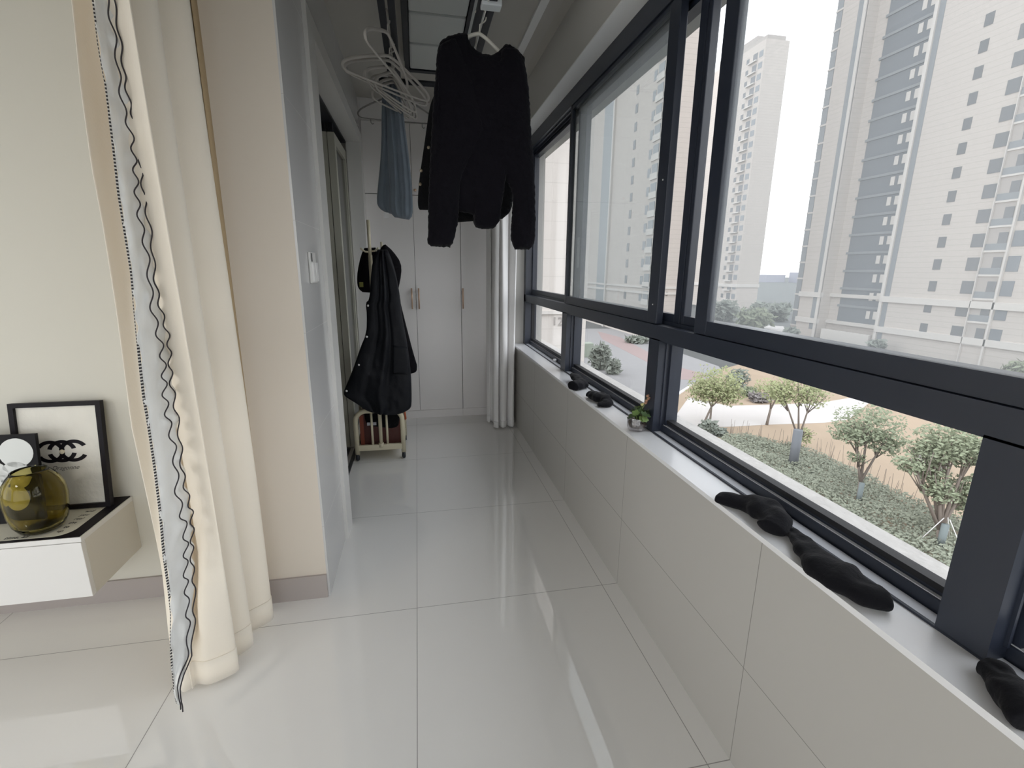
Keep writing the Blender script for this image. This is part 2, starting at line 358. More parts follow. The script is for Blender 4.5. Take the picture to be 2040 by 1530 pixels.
for nm, horiz in (('fill_window_2', True), ('fill_window_3', False)):  # unseen windows added behind the camera to let in more daylight
    w2 = thing(nm, 'added black-framed window behind the camera for extra daylight', 'window', (-2, -2.45, .2) if horiz else (-4.85, -.3, .2)); w2['kind'] = 'structure'
    a0, a1 = (-4.5, .55) if horiz else (-1.9, 1.3); z0 = .15 if horiz else .2
    f = MB(); cuts = [a0 + (a1 - a0) * i / 3 for i in range(4)]
    def bx(p, q_, za, zb, t=.03): (f.box((p, -2.45 - t, za), (q_, -2.45 + t, zb)) if horiz else f.box((-4.85 - t, p, za), (-4.85 + t, q_, zb)))
    for c_ in cuts: bx(c_ - .03, c_ + .03, z0, 2.5)
    bx(a0, a1, z0, z0 + .05); bx(a0, a1, 2.45, 2.5)
    f.build('frame', alu, w2)
    (MB().box((a0, -2.453, z0), (a1, -2.447, 2.5)) if horiz else MB().box((-4.853, a0, z0), (-4.847, a1, 2.5))).build('pane', clear, w2)

# ================================================================== WARDROBES AT THE FAR END
ward_m = mat('wardrobe_white', (.82, .795, .78), .42)
gold = mat('rose_gold', (.72, .50, .36), .3, metal=.75)
def wardrobe(name, label, xs, x0, x1, handles, knobs):
    w = thing(name, label, 'wardrobe', ((x0 + x1) / 2, 4.6, 0), 'built-in wardrobes at the end of the balcony')
    MB().box((x0, 4.36, 0), (x1, 4.88, 2.69)).build('carcass', mat('wardrobe_carcass', (.12, .11, .10), .7), w)
    MB().box((x0, 4.338, 0), (x1, 4.36, .072)).build('plinth', ward_m, w)
    MB().box((x0, 4.338, 2.525), (x1, 4.36, 2.688)).build('top_panel', ward_m, w)
    for (a, b) in zip(xs, xs[1:]):
        dl = MB().bevbox((a + .0015, 4.33, .076), (b - .0015, 4.352, 1.968), .0015).build('door', ward_m, w)
        du = MB().bevbox((a + .0015, 4.33, 1.973), (b - .0015, 4.352, 2.521), .0015).build('upper_door', ward_m, w)
        for hx in handles:
            if a < hx < b:
                h = MB(); h.tube([(hx, 4.298, 1.02), (hx, 4.298, 1.20)], .0065, 10)
                for z in (1.045, 1.175): h.tube([(hx, 4.298, z), (hx, 4.332, z)], .005, 8)
                h.build('handle', gold, dl)
        for kx in knobs:
            if a < kx < b:
                MB().lathe([(.004, 0), (.004, .012), (.011, .014), (.012, .02), (.009, .024), (.0001, .025)], (kx, 4.331, 2.008), 14, (0, -1, 0)).build('knob', gold, du)
wardrobe('wardrobe', 'tall white two-door wardrobe behind the coat rack with paired gold handles', (-.399, -.012, .387), -.40, .3865, (-.048, .012), (.012,))
wardrobe('wardrobe', 'narrow white wardrobe door beside the white curtain with one gold handle', (.388, .78), .3875, .80, (.40,), ())
struct(MB().box((-.418, 4.34, 0), (-.402, 4.40, 2.69)).build('trim_5', ward_m))

# ================================================================== WHITE CURTAIN AT THE FAR WINDOW CORNER
def curtain_sheet(cols, zs, per=8):
    """cols: functions z -> (x, y) in order along the cloth; catmull-rom between them"""
    P = []
    for z in zs:
        c = [Vector((*f(z), z)) for f in cols]; row = []
        for i in range(len(c) - 1):
            p0, p1, p2, p3 = c[max(i - 1, 0)], c[i], c[i + 1], c[min(i + 2, len(c) - 1)]
            for k in range(per):
                t = k / per
                row.append(.5 * ((2 * p1) + (p2 - p0) * t + (2 * p0 - 5 * p1 + 4 * p2 - p3) * t * t + (3 * p1 - p0 - 3 * p2 + p3) * t ** 3))
        row.append(c[-1]); P.append(row)
    return P
wc_m = mat('sheer_white_cloth', (.80, .79, .78), .85, sheen=.2, bump=.15, bscale=220, bdist=.002)
wcol = [(.585, 4.10), (.60, 4.05), (.625, 4.085), (.635, 3.97), (.62, 3.925), (.655, 3.90), (.668, 3.99), (.685, 3.90), (.71, 3.885), (.735, 3.93), (.74, 4.02), (.755, 3.94), (.785, 3.905), (.81, 3.96), (.822, 4.08)]
def wf_(x, y, i):
    return lambda z: (x + .02 * (z / 2.7) * math.sin(i * 1.7), y + .03 * (z / 2.7) * math.cos(i * 2.3) + .01 * math.sin(z * 3 + i))
zz = [.012 + i * (2.655 - .012) / 40 for i in range(41)]
wct = thing('white_curtain', 'white curtain gathered in the far corner between wardrobe and window', 'curtain', (.7, 3.98, 0))
MB().grid(curtain_sheet([wf_(x, y, i) for i, (x, y) in enumerate(wcol)], zz)).build('cloth', wc_m, wct, solid=.002)
MB().grid(curtain_sheet([wf_(x, y - .004, i) for i, (x, y) in enumerate(wcol)], [.012, .04, .07])).build('hem', wc_m, wct, solid=.004)

# ================================================================== CREAM CURTAIN WITH WHITE FRILL
cc_m = mat('cream_cloth', (.84, .77, .66), .9, sheen=.3, bump=.2, bscale=180, bdist=.002)
frill_m = mat('frill_white', (.78, .78, .76), .85, sheen=.2)
cord_m = mat('dark_cord', (.035, .03, .035), .8)
def zinterp(ps, plane):
    Q = sorted([(q.z, q.y) for q in (at('X', plane, *p) for p in ps)])
    def f(z):
        if z <= Q[0][0]: return Q[0][1]
        for (a, b), (c, d) in zip(Q, Q[1:]):
            if z <= c: return b + (d - b) * (z - a) / (c - a)
        (a, b), (c, d) = Q[-4], Q[-1]
        return d + (d - b) / (c - a) * (z - c) * .6
    return f
LEFT = [(186, 0), (199, 100), (212, 175), (226, 285), (238, 390), (262, 540), (268, 600), (280, 720), (288, 790), (294, 823), (309, 926), (320, 1015), (327, 1095), (336, 1160), (341, 1210), (340, 1263), (342, 1315), (345, 1365), (352, 1383)]
RIGHT = [(223, 0), (231, 44), (237, 79), (248, 138), (252, 176), (262, 232), (270, 262), (276, 291), (281, 338), (288, 382), (294, 441), (306, 532), (318, 602), (331, 669), (338, 722), (346, 779), (352, 850), (362, 915), (370, 970), (378, 1021), (382, 1084), (384, 1150), (382, 1200), (384, 1249), (379, 1290), (364, 1326), (358, 1356), (358, 1376)]
BAND = [(143, 0), (160, 170), (182, 330), (205, 450), (232, 620), (262, 850), (295, 1000), (322, 1130), (335, 1250), (345, 1340)]
fL = zinterp(LEFT, -.765); fR = zinterp(RIGHT, -.735); fR2 = zinterp(RIGHT, -.745); fL2 = zinterp(LEFT, -.79); fB = zinterp(BAND, -.835)
def cst(x, y, ph=0): return lambda z: (x + .006 * math.sin(z * 2.1 + ph), y + .006 * math.cos(z * 1.7 + ph))
fS = zinterp([(x + 16, y) for x, y in RIGHT], -.725); fM = zinterp([(x + 3, y) for x, y in RIGHT], -.765)
mid = lambda z: (-.768, max(1.47, fM(z) + .035))
ccols = [cst(-.70, 1.81), cst(-.64, 1.79, 1), cst(-.613, 1.735, 0), cst(-.685, 1.675, 2), cst(-.648, 1.618, 1), cst(-.690, 1.575, 2), cst(-.75, 1.56), cst(-.690, 1.532, 1), cst(-.655, 1.495), lambda z: (-.722, max(1.462, fS(z))), mid,
         lambda z: (-.775, max(1.45, fR2(z) + .04)), lambda z: (-.795, max(1.435, fL2(z) + .045)), lambda z: (-.82, .5 * (fL2(z) + fB(z)) + .03), lambda z: (-.835, fB(z))]
zz = [.018 + i * (2.66 - .018) / 60 for i in range(61)]
cc = thing('cream_curtain', 'cream floor-length curtain with white frilled edge and dark wavy cords', 'curtain', (-.72, 1.6, 0))
MB().grid(curtain_sheet(ccols, zz, 7)).build('cloth', cc_m, cc, solid=.0025)
MB().grid(curtain_sheet([(lambda f: (lambda z: (f(z)[0] + .002, f(z)[1] - .003)))(f) for f in ccols[:12]], [.016, .06, .105], 7)).build('hem', cc_m, cc, solid=.004)
NV = Vector((.46, -.89, 0))
N = 240; zt = 2.62
def fr_pt(z, u, lift):
    ze = max(z, .13); a = Vector((-.765, fL(ze), z)); b = Vector((-.735, fR(ze), z)); return a.lerp(b, u) + NV * lift
fm = []
for i in range(N):
    z = .095 + (zt - .095) * i / (N - 1); row = []
    for j in range(9):
        u = j / 8; e = abs(u - .35) * 1.5
        ruf = .009 * math.sin(z * 95 + 1.3 * math.sin(z * 13) + u * 2) * e + .014 * mn.noise(Vector((u * 2.6, z * 19, 1)))
        uu = u + (.07 * math.sin(z * 92 + 2.2 * math.sin(z * 11)) if j == 8 else .05 * math.sin(z * 80 + math.sin(z * 31)) if j == 0 else 0)
        row.append(fr_pt(z, uu, .022 + ruf + (.010 * (1 - u) if u < .3 else 0)))
    fm.append(row)
fr = MB().grid(fm).build('frill', frill_m, cc, solid=.0015)
for u0, ph, am in ((.99, 0, .075), (.70, 1.1, .10)):
    pts = []
    for i in range(520):
        z = .10 + (zt - .10) * i / 519
        pts.append(fr_pt(z, u0 + am * math.sin(z * 92 + ph + 2.2 * math.sin(z * 11 + ph)) + .05 * math.sin(z * 23 + ph), .042 + .004 * math.sin(z * 60)))
    MB().tube(pts, .0019, 5).build('cord', cord_m, fr)
lace_m = bpy.data.materials.new('lace_dashes'); lace_m.use_nodes = True; nt = lace_m.node_tree; b = nt.nodes['Principled BSDF']; b.inputs['Roughness'].default_value = .85
gn = nt.nodes.new('ShaderNodeNewGeometry'); sp = nt.nodes.new('ShaderNodeSeparateXYZ'); nt.links.new(gn.outputs['Position'], sp.inputs[0])
def nmath(op, a, v):
    n_ = nt.nodes.new('ShaderNodeMath'); n_.operation = op; nt.links.new(a, n_.inputs[0]); n_.inputs[1].default_value = v; return n_.outputs[0]
dash = nmath('LESS_THAN', nmath('FLOORED_MODULO', sp.outputs['Z'], .0088), .0050)
mx = nt.nodes.new('ShaderNodeMix'); mx.data_type = 'RGBA'; mx.inputs['A'].default_value = (.62, .60, .56, 1); mx.inputs['B'].default_value = (.03, .027, .03, 1); nt.links.new(dash, mx.inputs['Factor']); nt.links.new(mx.outputs['Result'], b.inputs['Base Color'])
lm = []
for i in range(200):
    z = .10 + (zt - .10) * i / 199; w_ = .085 * (1 if mn.noise(Vector((0, 3, z * 4.5))) > -.2 else .25)
    lm.append([fr_pt(z, -.075, .034), fr_pt(z, -.075 + w_, .036)])
MB().grid(lm).build('lace_tape', lace_m, fr, solid=.0012)
edge_pts = [[Vector((-.613 + .0 * z, 1.742, z)), Vector((-.612 + .006 * min(1, z / 2), 1.765, z)), Vector((-.64, 1.79, z))] for z in [.05 + 2.55 * k / 30 for k in range(31)]]
MB().grid(edge_pts).build('edge_strip', mat('tan_edge', (.42, .31, .18), .9), cc, solid=.002)  # narrow tan strip down the curtain's right edge
MB().tube([(-.80, 1.05, 2.672), (-.66, 1.84, 2.672)], .012, 10).build('curtain_rail', mat('rail_white', (.85, .85, .84), .35), cc)

# ================================================================== FLOATING CABINET AND WHAT STANDS ON IT
TZ = .466
tv = thing('floating_cabinet', 'white wall-hung media cabinet left of the cream curtain', 'cabinet', (-2.2, 1.85, .235))
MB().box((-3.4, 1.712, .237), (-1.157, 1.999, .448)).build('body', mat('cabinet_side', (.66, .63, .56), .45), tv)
MB().bevbox((-3.4, 1.692, .448), (-1.155, 1.999, TZ), .0012).build('top', white_m, tv)
for a, b in ((-1.95, -1.158), (-2.70, -1.954), (-3.4, -2.704)):
    MB().bevbox((a, 1.692, .235), (b, 1.712, .4455), .0015).build('drawer_front', white_m, tv)
# mat
blk = mat('satin_black', (.008, .006, .009), .5, spec=.2)
creamp = mat('cream_print', (.66, .63, .52), .55)
rn = thing('table_runner', 'black-bordered cream runner with lettering lying on the white cabinet', 'mat', (-1.7, 1.845, TZ))
MB().box((-2.6, 1.695, TZ), (-1.16, 1.995, TZ + .0022)).build('border', blk, rn)
def rrect(x0, y0, x1, y1, r, z, n=8):
    P = []
    for cx, cy, a0 in ((x1 - r, y0 + r, -90), (x1 - r, y1 - r, 0), (x0 + r, y1 - r, 90), (x0 + r, y0 + r, 180)):
        for k in range(n + 1):
            a = math.radians(a0 + 90 * k / n); P.append((cx + r * math.cos(a), cy + r * math.sin(a), z))
    return P
fld = MB().prism(rrect(-2.55, 1.708, -1.20, 1.97, .05, TZ + .0018), (0, 0, .0012)).build('printed_field', creamp, rn)
ink = mat('ink_black', (.03, .03, .03), .6)
flat = Matrix.Identity(3)
text('time. all', 'lettering', .022, (-1.36, 1.722, TZ + .0034), flat, ink, rn, .0003, .25)
text('and', 'lettering', .022, (-1.50, 1.722, TZ + .0034), flat, ink, rn, .0003, .25)
for i, w in enumerate(('up', 'to', 'the', 'real', 'you', 'and')):
    text(w, 'lettering', .019, (-1.245 + .002 * i, 1.742 + .028 * i, TZ + .0034), flat, ink, rn, .0003, .25)
# framed print leaning on the wall
def frame_pt(o, dx, dn, u, v, w): return o + dx * u + dn * v + dx.cross(dn) * w
pic = thing('picture_frame', 'black-framed print with interlocking ring emblem leaning on the wall behind the vase', 'picture', (-1.32, 1.93, TZ + .002))
o = Vector((-1.472, 1.928, TZ + .002)); dx = Vector((1, .0, 0)); up = Vector((0, .055, .404)).normalized(); nn = -dx.cross(up) * -1
nn = Vector((0, -up.z, up.y))       # towards the room
W_, H_ = .292, .408
def q(u, v, w): return o + dx * u + up * v + nn * w
def slab(mb, u0, v0, u1, v1, w0, w1):
    P = [q(u, v, w) for w in (w0, w1) for u, v in ((u0, v0), (u1, v0), (u1, v1), (u0, v1))]
    return mb.add(P, [(0, 3, 2, 1), (4, 5, 6, 7), (0, 1, 5, 4), (1, 2, 6, 5), (2, 3, 7, 6), (3, 0, 4, 7)])
fb = MB(); b_ = .0165
slab(fb, 0, 0, W_, b_, 0, .022); slab(fb, 0, H_ - b_, W_, H_, 0, .022); slab(fb, 0, b_, b_, H_ - b_, 0, .022); slab(fb, W_ - b_, b_, W_, H_ - b_, 0, .022)
fb.build('frame', blk, pic)
canv_m = mat('canvas_print', (.80, .775, .70), .5, bump=.9, bscale=30, bdist=.004, var=.1, vscale=9)
pr_ = slab(MB(), b_, b_, W_ - b_, H_ - b_, .004, .010).build('print', canv_m, pic)
# emblem: rings of broken arcs
em = MB(); ex, ez = .147, .222
def arc(cx, r, a0, a1, n=28, th=.0125):
    for k in range(n):
        aa, ab = math.radians(a0 + (a1 - a0) * k / n), math.radians(a0 + (a1 - a0) * (k + 1) / n)
        P = [q(ex + cx + rr * 1.12 * math.cos(a), ez + rr * math.sin(a), w) for w in (.0102, .012) for rr, a in ((r - th / 2, aa), (r + th / 2, aa), (r + th / 2, ab), (r - th / 2, ab))]
        em.add(P, [(0, 3, 2, 1), (4, 5, 6, 7), (0, 1, 5, 4), (1, 2, 6, 5), (2, 3, 7, 6), (3, 0, 4, 7)])
arc(-.038, .036, 6, 150); arc(-.038, .036, 210, 354)
arc(0, .036, 14, 166); arc(0, .036, 194, 346)
arc(.038, .036, 30, 174); arc(.038, .036, 186, 330)
em.build('emblem', blk, pr_)
MB().lathe([(.0001, .006), (.007, .005), (.009, .001), (.009, 0)], q(ex, ez - .002, .0105), 14, nn).build('pearl', mat('pearl', (.75, .68, .52), .25), pr_)
ROTP = Matrix((dx, up, nn)).transposed()
text('Dragonne', 'caption', .022, q(.150, .158, .0104), ROTP, mat('ink_grey', (.2, .19, .18), .7), pr_, .0002, .5)
# small black print with white dots
pic2 = thing('dot_print', 'small black panel with white discs leaning at the left edge beside the vase', 'picture', (-1.48, 1.85, TZ + .002))
o = Vector((-1.66, 1.845, TZ + .0025)); up = Vector((0, .04, .30)).normalized(); nn = Vector((0, -up.z, up.y))
slab(MB(), 0, 0, .315, .318, 0, .014).build('panel', mat('panel_black', (.006, .0055, .007), .55, spec=.2), pic2)
for (px, py, rp) in ((22, 908, 22), (27, 951, 21), (28, 994, 20), (-17, 991, 20), (-20, 950, 20)):
    pt = at('Y', 1.842, px, py); v = (pt.z - o.z) / up.z
    cpt = q(pt.x - o.x, v, .0142); r = rp / 939 * 2.22
    dm = MB().lathe([(.0001, .0012), (r, .0012), (r, 0)], cpt, 28, nn); dm.s = [False] * len(dm.s); dm.build('white_disc', mat('disc_white', (.72, .74, .72), .5), pic2)
# amber vase
amber = bpy.data.materials.new('amber_glass'); amber.use_nodes = True; b_ = amber.node_tree.nodes['Principled BSDF']
b_.inputs['Base Color'].default_value = (.60, .52, .20, 1); b_.inputs['Transmission Weight'].default_value = 1; b_.inputs['Roughness'].default_value = .02; b_.inputs['IOR'].default_value = 1.3
prof = [(.0001, 0), (.046, .0), (.060, .008), (.074, .035), (.082, .075), (.086, .115), (.083, .150), (.074, .180), (.060, .203), (.050, .214), (.047, .220), (.0435, .219), (.048, .208), (.062, .190), (.076, .150), (.079, .115), (.075, .075), (.066, .036), (.052, .016), (.0001, .012)]
tag(MB().lathe(prof, (-1.315, 1.772, TZ + .0036), 40).build('glass_vase', amber), 'round amber glass vase in front of the framed print', 'vase')


# ================================================================== CEILING CLOTHES AIRER
ZR = 2.33
air = thing('clothes_airer', 'black ceiling clothes airer with white lamp panels and two lowered rails', 'clothes airer', (.19, 2.3, 2.33))
MB().box((-.03, 1.0, 2.66), (.40, 3.50, 2.689)).build('housing', alu2, air)
fbx = MB()
for a, b in (((-.025, 1.0), (.004, 3.52)), ((.300, 1.0), (.318, 3.50)), ((.385, 1.0), (.40, 3.50))): fbx.box((a[0], a[1], 2.60), (b[0], b[1], 2.66))
for y in (3.47, 1.0, 2.40): fbx.box((-.025, y, 2.602), (.40, y + .04, 2.66))
fbx.build('frame', alu2, air)
lampw = mat('lamp_panel_white', (.58, .60, .58), .35)
for y0, y1 in ((1.05, 2.40), (2.45, 2.76), (2.78, 3.10), (3.12, 3.465)):
    MB().bevbox((.006, y0, 2.606), (.298, y1, 2.66), .012).build('lamp_panel', lampw, air)
MB().box((.320, 1.05, 2.606), (.384, 3.465, 2.66)).build('side_panel', lampw, air)
for xs in ((-.107, -.080, -.070, -.043), (.262, .288, .298, .328)):
    MB().bevbox((xs[0], .9, ZR - .011), (xs[1], 2.90, ZR + .011), .003).bevbox((xs[2], .9, ZR - .011), (xs[3], 2.90, ZR + .011), .003).build('rail', alu2, air)
    for y in (.9, 1.7, 2.87): MB().box((xs[0], y, ZR - .008), (xs[3], y + .03, ZR + .008)).build('rail_joint', alu2, air)
MB().tube([(-.15, 2.885, ZR + .004), (.40, 2.885, ZR + .004)], .014, 10).tube([(-.158, 2.885, ZR + .004), (-.15, 2.885, ZR + .004)], .017, 10).build('cross_bar', alu2, air)
MB().tube([(-.15, 1.2, ZR + .004), (.40, 1.2, ZR + .004)], .014, 10).build('cross_bar', alu2, air)
cordw = mat('cord_white', (.72, .72, .70), .6)
for a, b in (((-.076, 2.02, ZR + .01), (-.076, 2.02, 2.62)), ((.293, 1.55, ZR - .013), (.293, 2.75, ZR - .013))):
    MB().tube([a, b], .0028, 6).build('lift_cord', cordw, air)
MB().bevbox((.27, 1.985, ZR - .024), (.345, 2.03, ZR + .02), .004).build('rail_bracket', mat('bracket_white', (.66, .70, .72), .4), air)

# ================================================================== HANGERS
hang_m = mat('hanger_plastic', (.40, .375, .345), .45)
hang_d = mat('hanger_grey', (.20, .19, .18), .5)
def make_hanger(name, label, group, w=.41, r=.0055, m_=hang_m, clips=False):
    h = thing(name, label, 'hanger', (0, 0, 0), group); k = w / .41
    hk = [(0, 0, -.085), (0, 0, -.052)] + [(.023 * math.sin(a), 0, -.023 - .023 * math.cos(a) * 1.0) for a in [math.radians(t) for t in range(20, 251, 23)]]
    MB().tube(hk, .0028, 8).build('hook', m_, h)
    half = [(.0, -.083), (.03, -.090), (.07, -.106), (.12, -.128), (.165, -.150), (.193, -.168), (.204, -.184), (.200, -.199), (.182, -.206), (.12, -.208)]
    P = [(x * k, 0, z) for x, z in half] + [(-x * k, 0, z) for x, z in reversed(half[1:])]
    P = smooth_poly(P + [P[0]], 1)[:-1]
    MB().tube(P, [(r, r * 1.25) if abs(p.z + .208) > .012 else (r * .8, r * .8) for p in P], 8, closed=True).build('shoulder_frame', m_, h)
    if clips:
        for x in (-.135, .135): MB().tube([(x, 0, -.21), (x, 0, -.225), (x + .006, 0, -.232), (x + .014, 0, -.229)], .0022, 6).build('notch_hook', m_, h)
    return h
GH = 'empty hangers on the left rail'
h0 = make_hanger('clothes_hanger', 'beige plastic hanger nearest the camera on the left airer rail, swung sideways', GH)
XL = -.075
def put(h, x, y, z, yaw, roll=0, sc_=1):
    h.location = (x, y, z); h.rotation_euler = (0, roll, yaw); h.scale = (sc_,) * 3
put(h0, XL, 2.19, ZR + .017, 1.22, .06)
first = h0
spots = [(2.40, .50, .10, 'beige plastic hanger second from the camera on the left rail, turned wide'), (2.45, .56, .12, 'beige hanger third from the camera on the left airer rail'),
         (2.53, 1.02, .05, 'hanger fourth from the camera on the left rail in the tight bunch'), (2.575, 1.2, -.03, 'hanger fifth along the left rail, seen almost edge-on'), (2.615, 1.1, .04, 'hanger sixth along the left rail in the middle of the bunch'),
         (2.655, 1.25, 0, 'hanger seventh along the left rail beside the folded blue cloth'), (2.695, 1.05, -.05, 'last bunched hanger touching the folded blue cloth')]
for y, yaw, rl, lab_ in spots:
    c = tree_copy(h0); c['label'] = lab_; put(c, XL, y, ZR + .017, yaw, rl)
far = make_hanger('wire_hanger', 'thin grey hanger with small notch hooks hanging alone before the wardrobe top', None, .40, .0035, hang_d, True)
put(far, -.075, 2.88, ZR + .017, .06)
hj = make_hanger('jacket_hanger', 'pale plastic hanger carrying the black fluffy jacket', None, .29, .006, mat('hanger_pale', (.62, .60, .54), .45))
pj = at('Y', 2.10, 958, 40); put(hj, pj.x, 2.10, ZR + .012, .1, .08)

# ================================================================== HANGING GARMENTS
blue_m = mat('faded_blue_cloth', (.135, .165, .20), .95, sheen=.15, bump=.4, bscale=60, bdist=.004, var=.18, vscale=14)
bl = thing('hanging_cloth', 'faded blue-grey cloth folded lengthwise over the left airer rail', 'garment', (-.1, 2.78, 1.6))
weld(puff([(762, 158), (760, 220), (760, 283), (757, 330), (753, 369), (750, 402), (755, 415), (766, 422)], [(788, 158), (790, 220), (795, 283), (798, 340), (799, 380), (800, 405), (798, 424), (790, 430)], 2.80, .03, 60, 26, folds=[(.35, -.012, .06), (.6, .01, .08)], wr=.004, seed=3).build('back_fold', blue_m, bl))
weld(puff([(769, 158), (770, 220), (772, 283), (774, 330), (777, 380), (774, 405), (778, 424), (786, 433)], [(793, 165), (803, 220), (809, 267), (817, 330), (821, 377), (822.5, 408), (822, 430), (815, 438)], 2.755, .035, 60, 30, folds=[(.28, .010, .05), (.45, -.012, .05), (.7, .012, .06), (.85, -.012, .05)], wr=.004, seed=8).build('front_fold', blue_m, bl))
a_, b_ = at('Y', 2.765, 765, 424), at('Y', 2.765, 775, 435)
MB().box((a_.x, 2.75, b_.z), (b_.x, 2.752, a_.z)).build('care_tag', mat('tag_white', (.72, .72, .72), .7), bl)

fur = mat('black_fleece', (.006, .0055, .008), 1.0, sheen=.04, bump=.6, bscale=130, bdist=.004, spec=.1)
fur2 = mat('black_cloth', (.006, .006, .007), .95, spec=.15, bump=.5, bscale=80)
PJ = 2.10
jk = thing('fluffy_jacket', 'short black fluffy jacket hanging from the right airer rail near the window', 'jacket', (.27, PJ, 1.5))
# body, as columns between collar line and hem
TOP = [(872, 100), (877, 88), (890, 78), (905, 73), (921, 69.5), (930, 72), (932, 83), (939, 96), (956, 110), (978, 114), (988, 107), (998, 99), (1003, 92), (1009, 90), (1022, 97), (1034, 108), (1044, 122)]
BOT = [(866, 330), (880, 380), (898, 410), (912, 422), (926, 424), (938, 426), (945, 430), (945, 452), (956, 456), (972, 457), (986, 454), (994, 443), (995, 424), (1000, 395), (1004, 357), (1025, 330), (1050, 300)]
def lad(Tp, Bp, plane, t, n1, n2, **k): return puff(Tp, Bp, plane, t, n1, n2, **k)
weld(lad(TOP, BOT, PJ, .055, 110, 90, p=5, wr=.010, wf=6, sm=1, seed=2, fuzz=.0035).build('body', fur, jk))
weld(puff([(874, 92), (870, 115), (868, 142), (863, 200), (860, 250), (857, 309), (855, 360), (853, 415), (853, 460), (851, 484), (858, 491)], [(905, 74), (930, 120), (952, 190), (966, 262), (957, 280), (940, 312), (926, 335), (918, 355), (914, 400), (913, 440), (906, 468), (903, 484), (896, 493)], PJ - .035, .035, 120, 50, p=2.4, wr=.008, wf=7, seed=4, fuzz=.0035).build('sleeve', fur, jk))
weld(puff([(1000, 98), (985, 150), (972, 210), (970, 262), (985, 300), (998, 335), (1006, 357), (1017, 371), (1022, 392), (1020, 430), (1017, 462), (1018, 480), (1026, 497)], [(1022, 97), (1034, 107), (1045, 125), (1052, 164), (1056, 215), (1058, 262), (1062, 310), (1065, 360), (1066, 420), (1066, 470), (1063, 488), (1054, 498)], PJ - .03, .034, 120, 50, p=2.4, wr=.008, wf=7, seed=6, fuzz=.0035).build('sleeve', fur, jk))
g2 = thing('dark_shirt', 'dark buttoned garment hanging just behind the fluffy jacket', 'garment', (.2, 2.25, 1.6))
weld(puff([(880, 150), (866, 187), (856, 210), (848, 268), (842, 310), (836, 350), (832, 395), (833, 414), (836, 418)], [(895, 150), (893, 200), (890, 260), (885, 320), (878, 370), (872, 400), (868, 418), (862, 419)], 2.25, .04, 60, 26, wr=.006, seed=11).build('sleeve', fur2, g2))
weld(puff([(880, 150), (876, 220), (872, 300), (872, 380), (890, 418), (912, 443)], [(1010, 150), (1015, 220), (1018, 300), (1022, 380), (1020, 420), (1001, 436)], 2.27, .03, 50, 40, p=5, wr=.006, seed=13).build('body', fur2, g2))
bt = mat('button_brass', (.30, .25, .18), .4, metal=.6)
for px, py in ((854, 294), (839, 340), (837, 367)):
    c = at('Y', 2.215, px, py); MB().lathe([(.0001, .003), (.006, .0025), (.007, 0)], c, 12, (0, -1, 0)).build('button', bt, g2)
MB().tube([(at('Y', 2.25, 945, 130).x, 2.25, 2.17), (at('Y', 2.25, 950, 110).x, 2.25, ZR), (at('Y', 2.25, 958, 95).x, 2.25, ZR + .02)], .003, 6).build('hanger_hook', hang_m, g2)

# ================================================================== ROLLING COAT RACK
rk_m = mat('rack_cream', (.62, .57, .42), .4)
PR = 3.37
def rx(px, py, pl=PR): return at('Y', pl, px, py)
xl, xr = rx(709.5, 860).x, rx(802.5, 860).x; zt_ = rx(757, 818).z; zb_ = rx(757, 890).z
rack = thing('coat_rack', 'cream metal rolling coat rack beside the doorway hung with dark coats', 'coat rack', ((xl + xr) / 2, 3.55, 0))
def uframe(y):
    P = [(xl, y, .05)] + [(xl, y, zt_ - .08)] + [(xl + .075 - .075 * math.cos(a), y, zt_ - .075 + .075 * math.sin(a)) for a in [math.radians(t) for t in range(15, 91, 15)]] + [(xr - .075 + .075 * math.sin(a), y, zt_ - .075 + .075 * math.cos(a)) for a in [math.radians(t) for t in range(0, 76, 15)]] + [(xr, y, zt_ - .08), (xr, y, .05)]
    return MB().tube(P, .017, 12)
for y in (PR, 3.74):
    uframe(y).build('end_frame', rk_m, rack)
    MB().bevbox((xl, y - .012, zb_ - .022), (xr, y + .012, zb_ + .02), .003).build('cross_rail', rk_m, rack)
    for f in (.34, .66): MB().tube([(xl + (xr - xl) * f, y, zb_), (xl + (xr - xl) * f, y, zt_ - .005)], .0085, 8).build('bar', rk_m, rack)
    for x in (xl, xr):
        cs = MB().lathe([(.0001, -.012), (.022, -.012), (.0275, -.006), (.0275, .006), (.022, .012), (.0001, .012)], (x, y, .028), 18, (1, 0, 0)).build('caster', alu2, rack)
        MB().box((x - .014, y - .008, .04), (x + .014, y + .008, .062)).build('fork', rk_m, cs)
for x in (xl, xr): MB().bevbox((x - .01, PR, zb_ - .02), (x + .01, 3.74, zb_ + .015), .003).build('side_rail', rk_m, rack)
MB().box((xl, PR, zb_ - .018), (xr, 3.74, zb_ - .010)).build('base_shelf', rk_m, rack)
xp = -.299
MB().tube([(xp, PR, zb_), (xp, PR, zb_ + .03)], .019, 12).tube([(xp, PR, zb_ + .03), (xp, PR, 1.45)], .0135, 12).tube([(xp, PR, 1.45), (xp, PR, 1.672)], .011, 12).build('pole', rk_m, rack)
MB().tube([(xp + .065, 3.55, zb_), (xp + .065, 3.55, 1.545)], .008, 10).build('pole', rk_m, rack)
for z, sx in ((1.47, -1), (1.475, 1), (1.33, 1)):
    MB().tube([(xp, PR, z), (xp + sx * .03, PR - .005, z + .002), (xp + sx * .05, PR - .006, z + .016), (xp + sx * .058, PR - .006, z + .024)], .006, 8).build('hook', rk_m, rack)
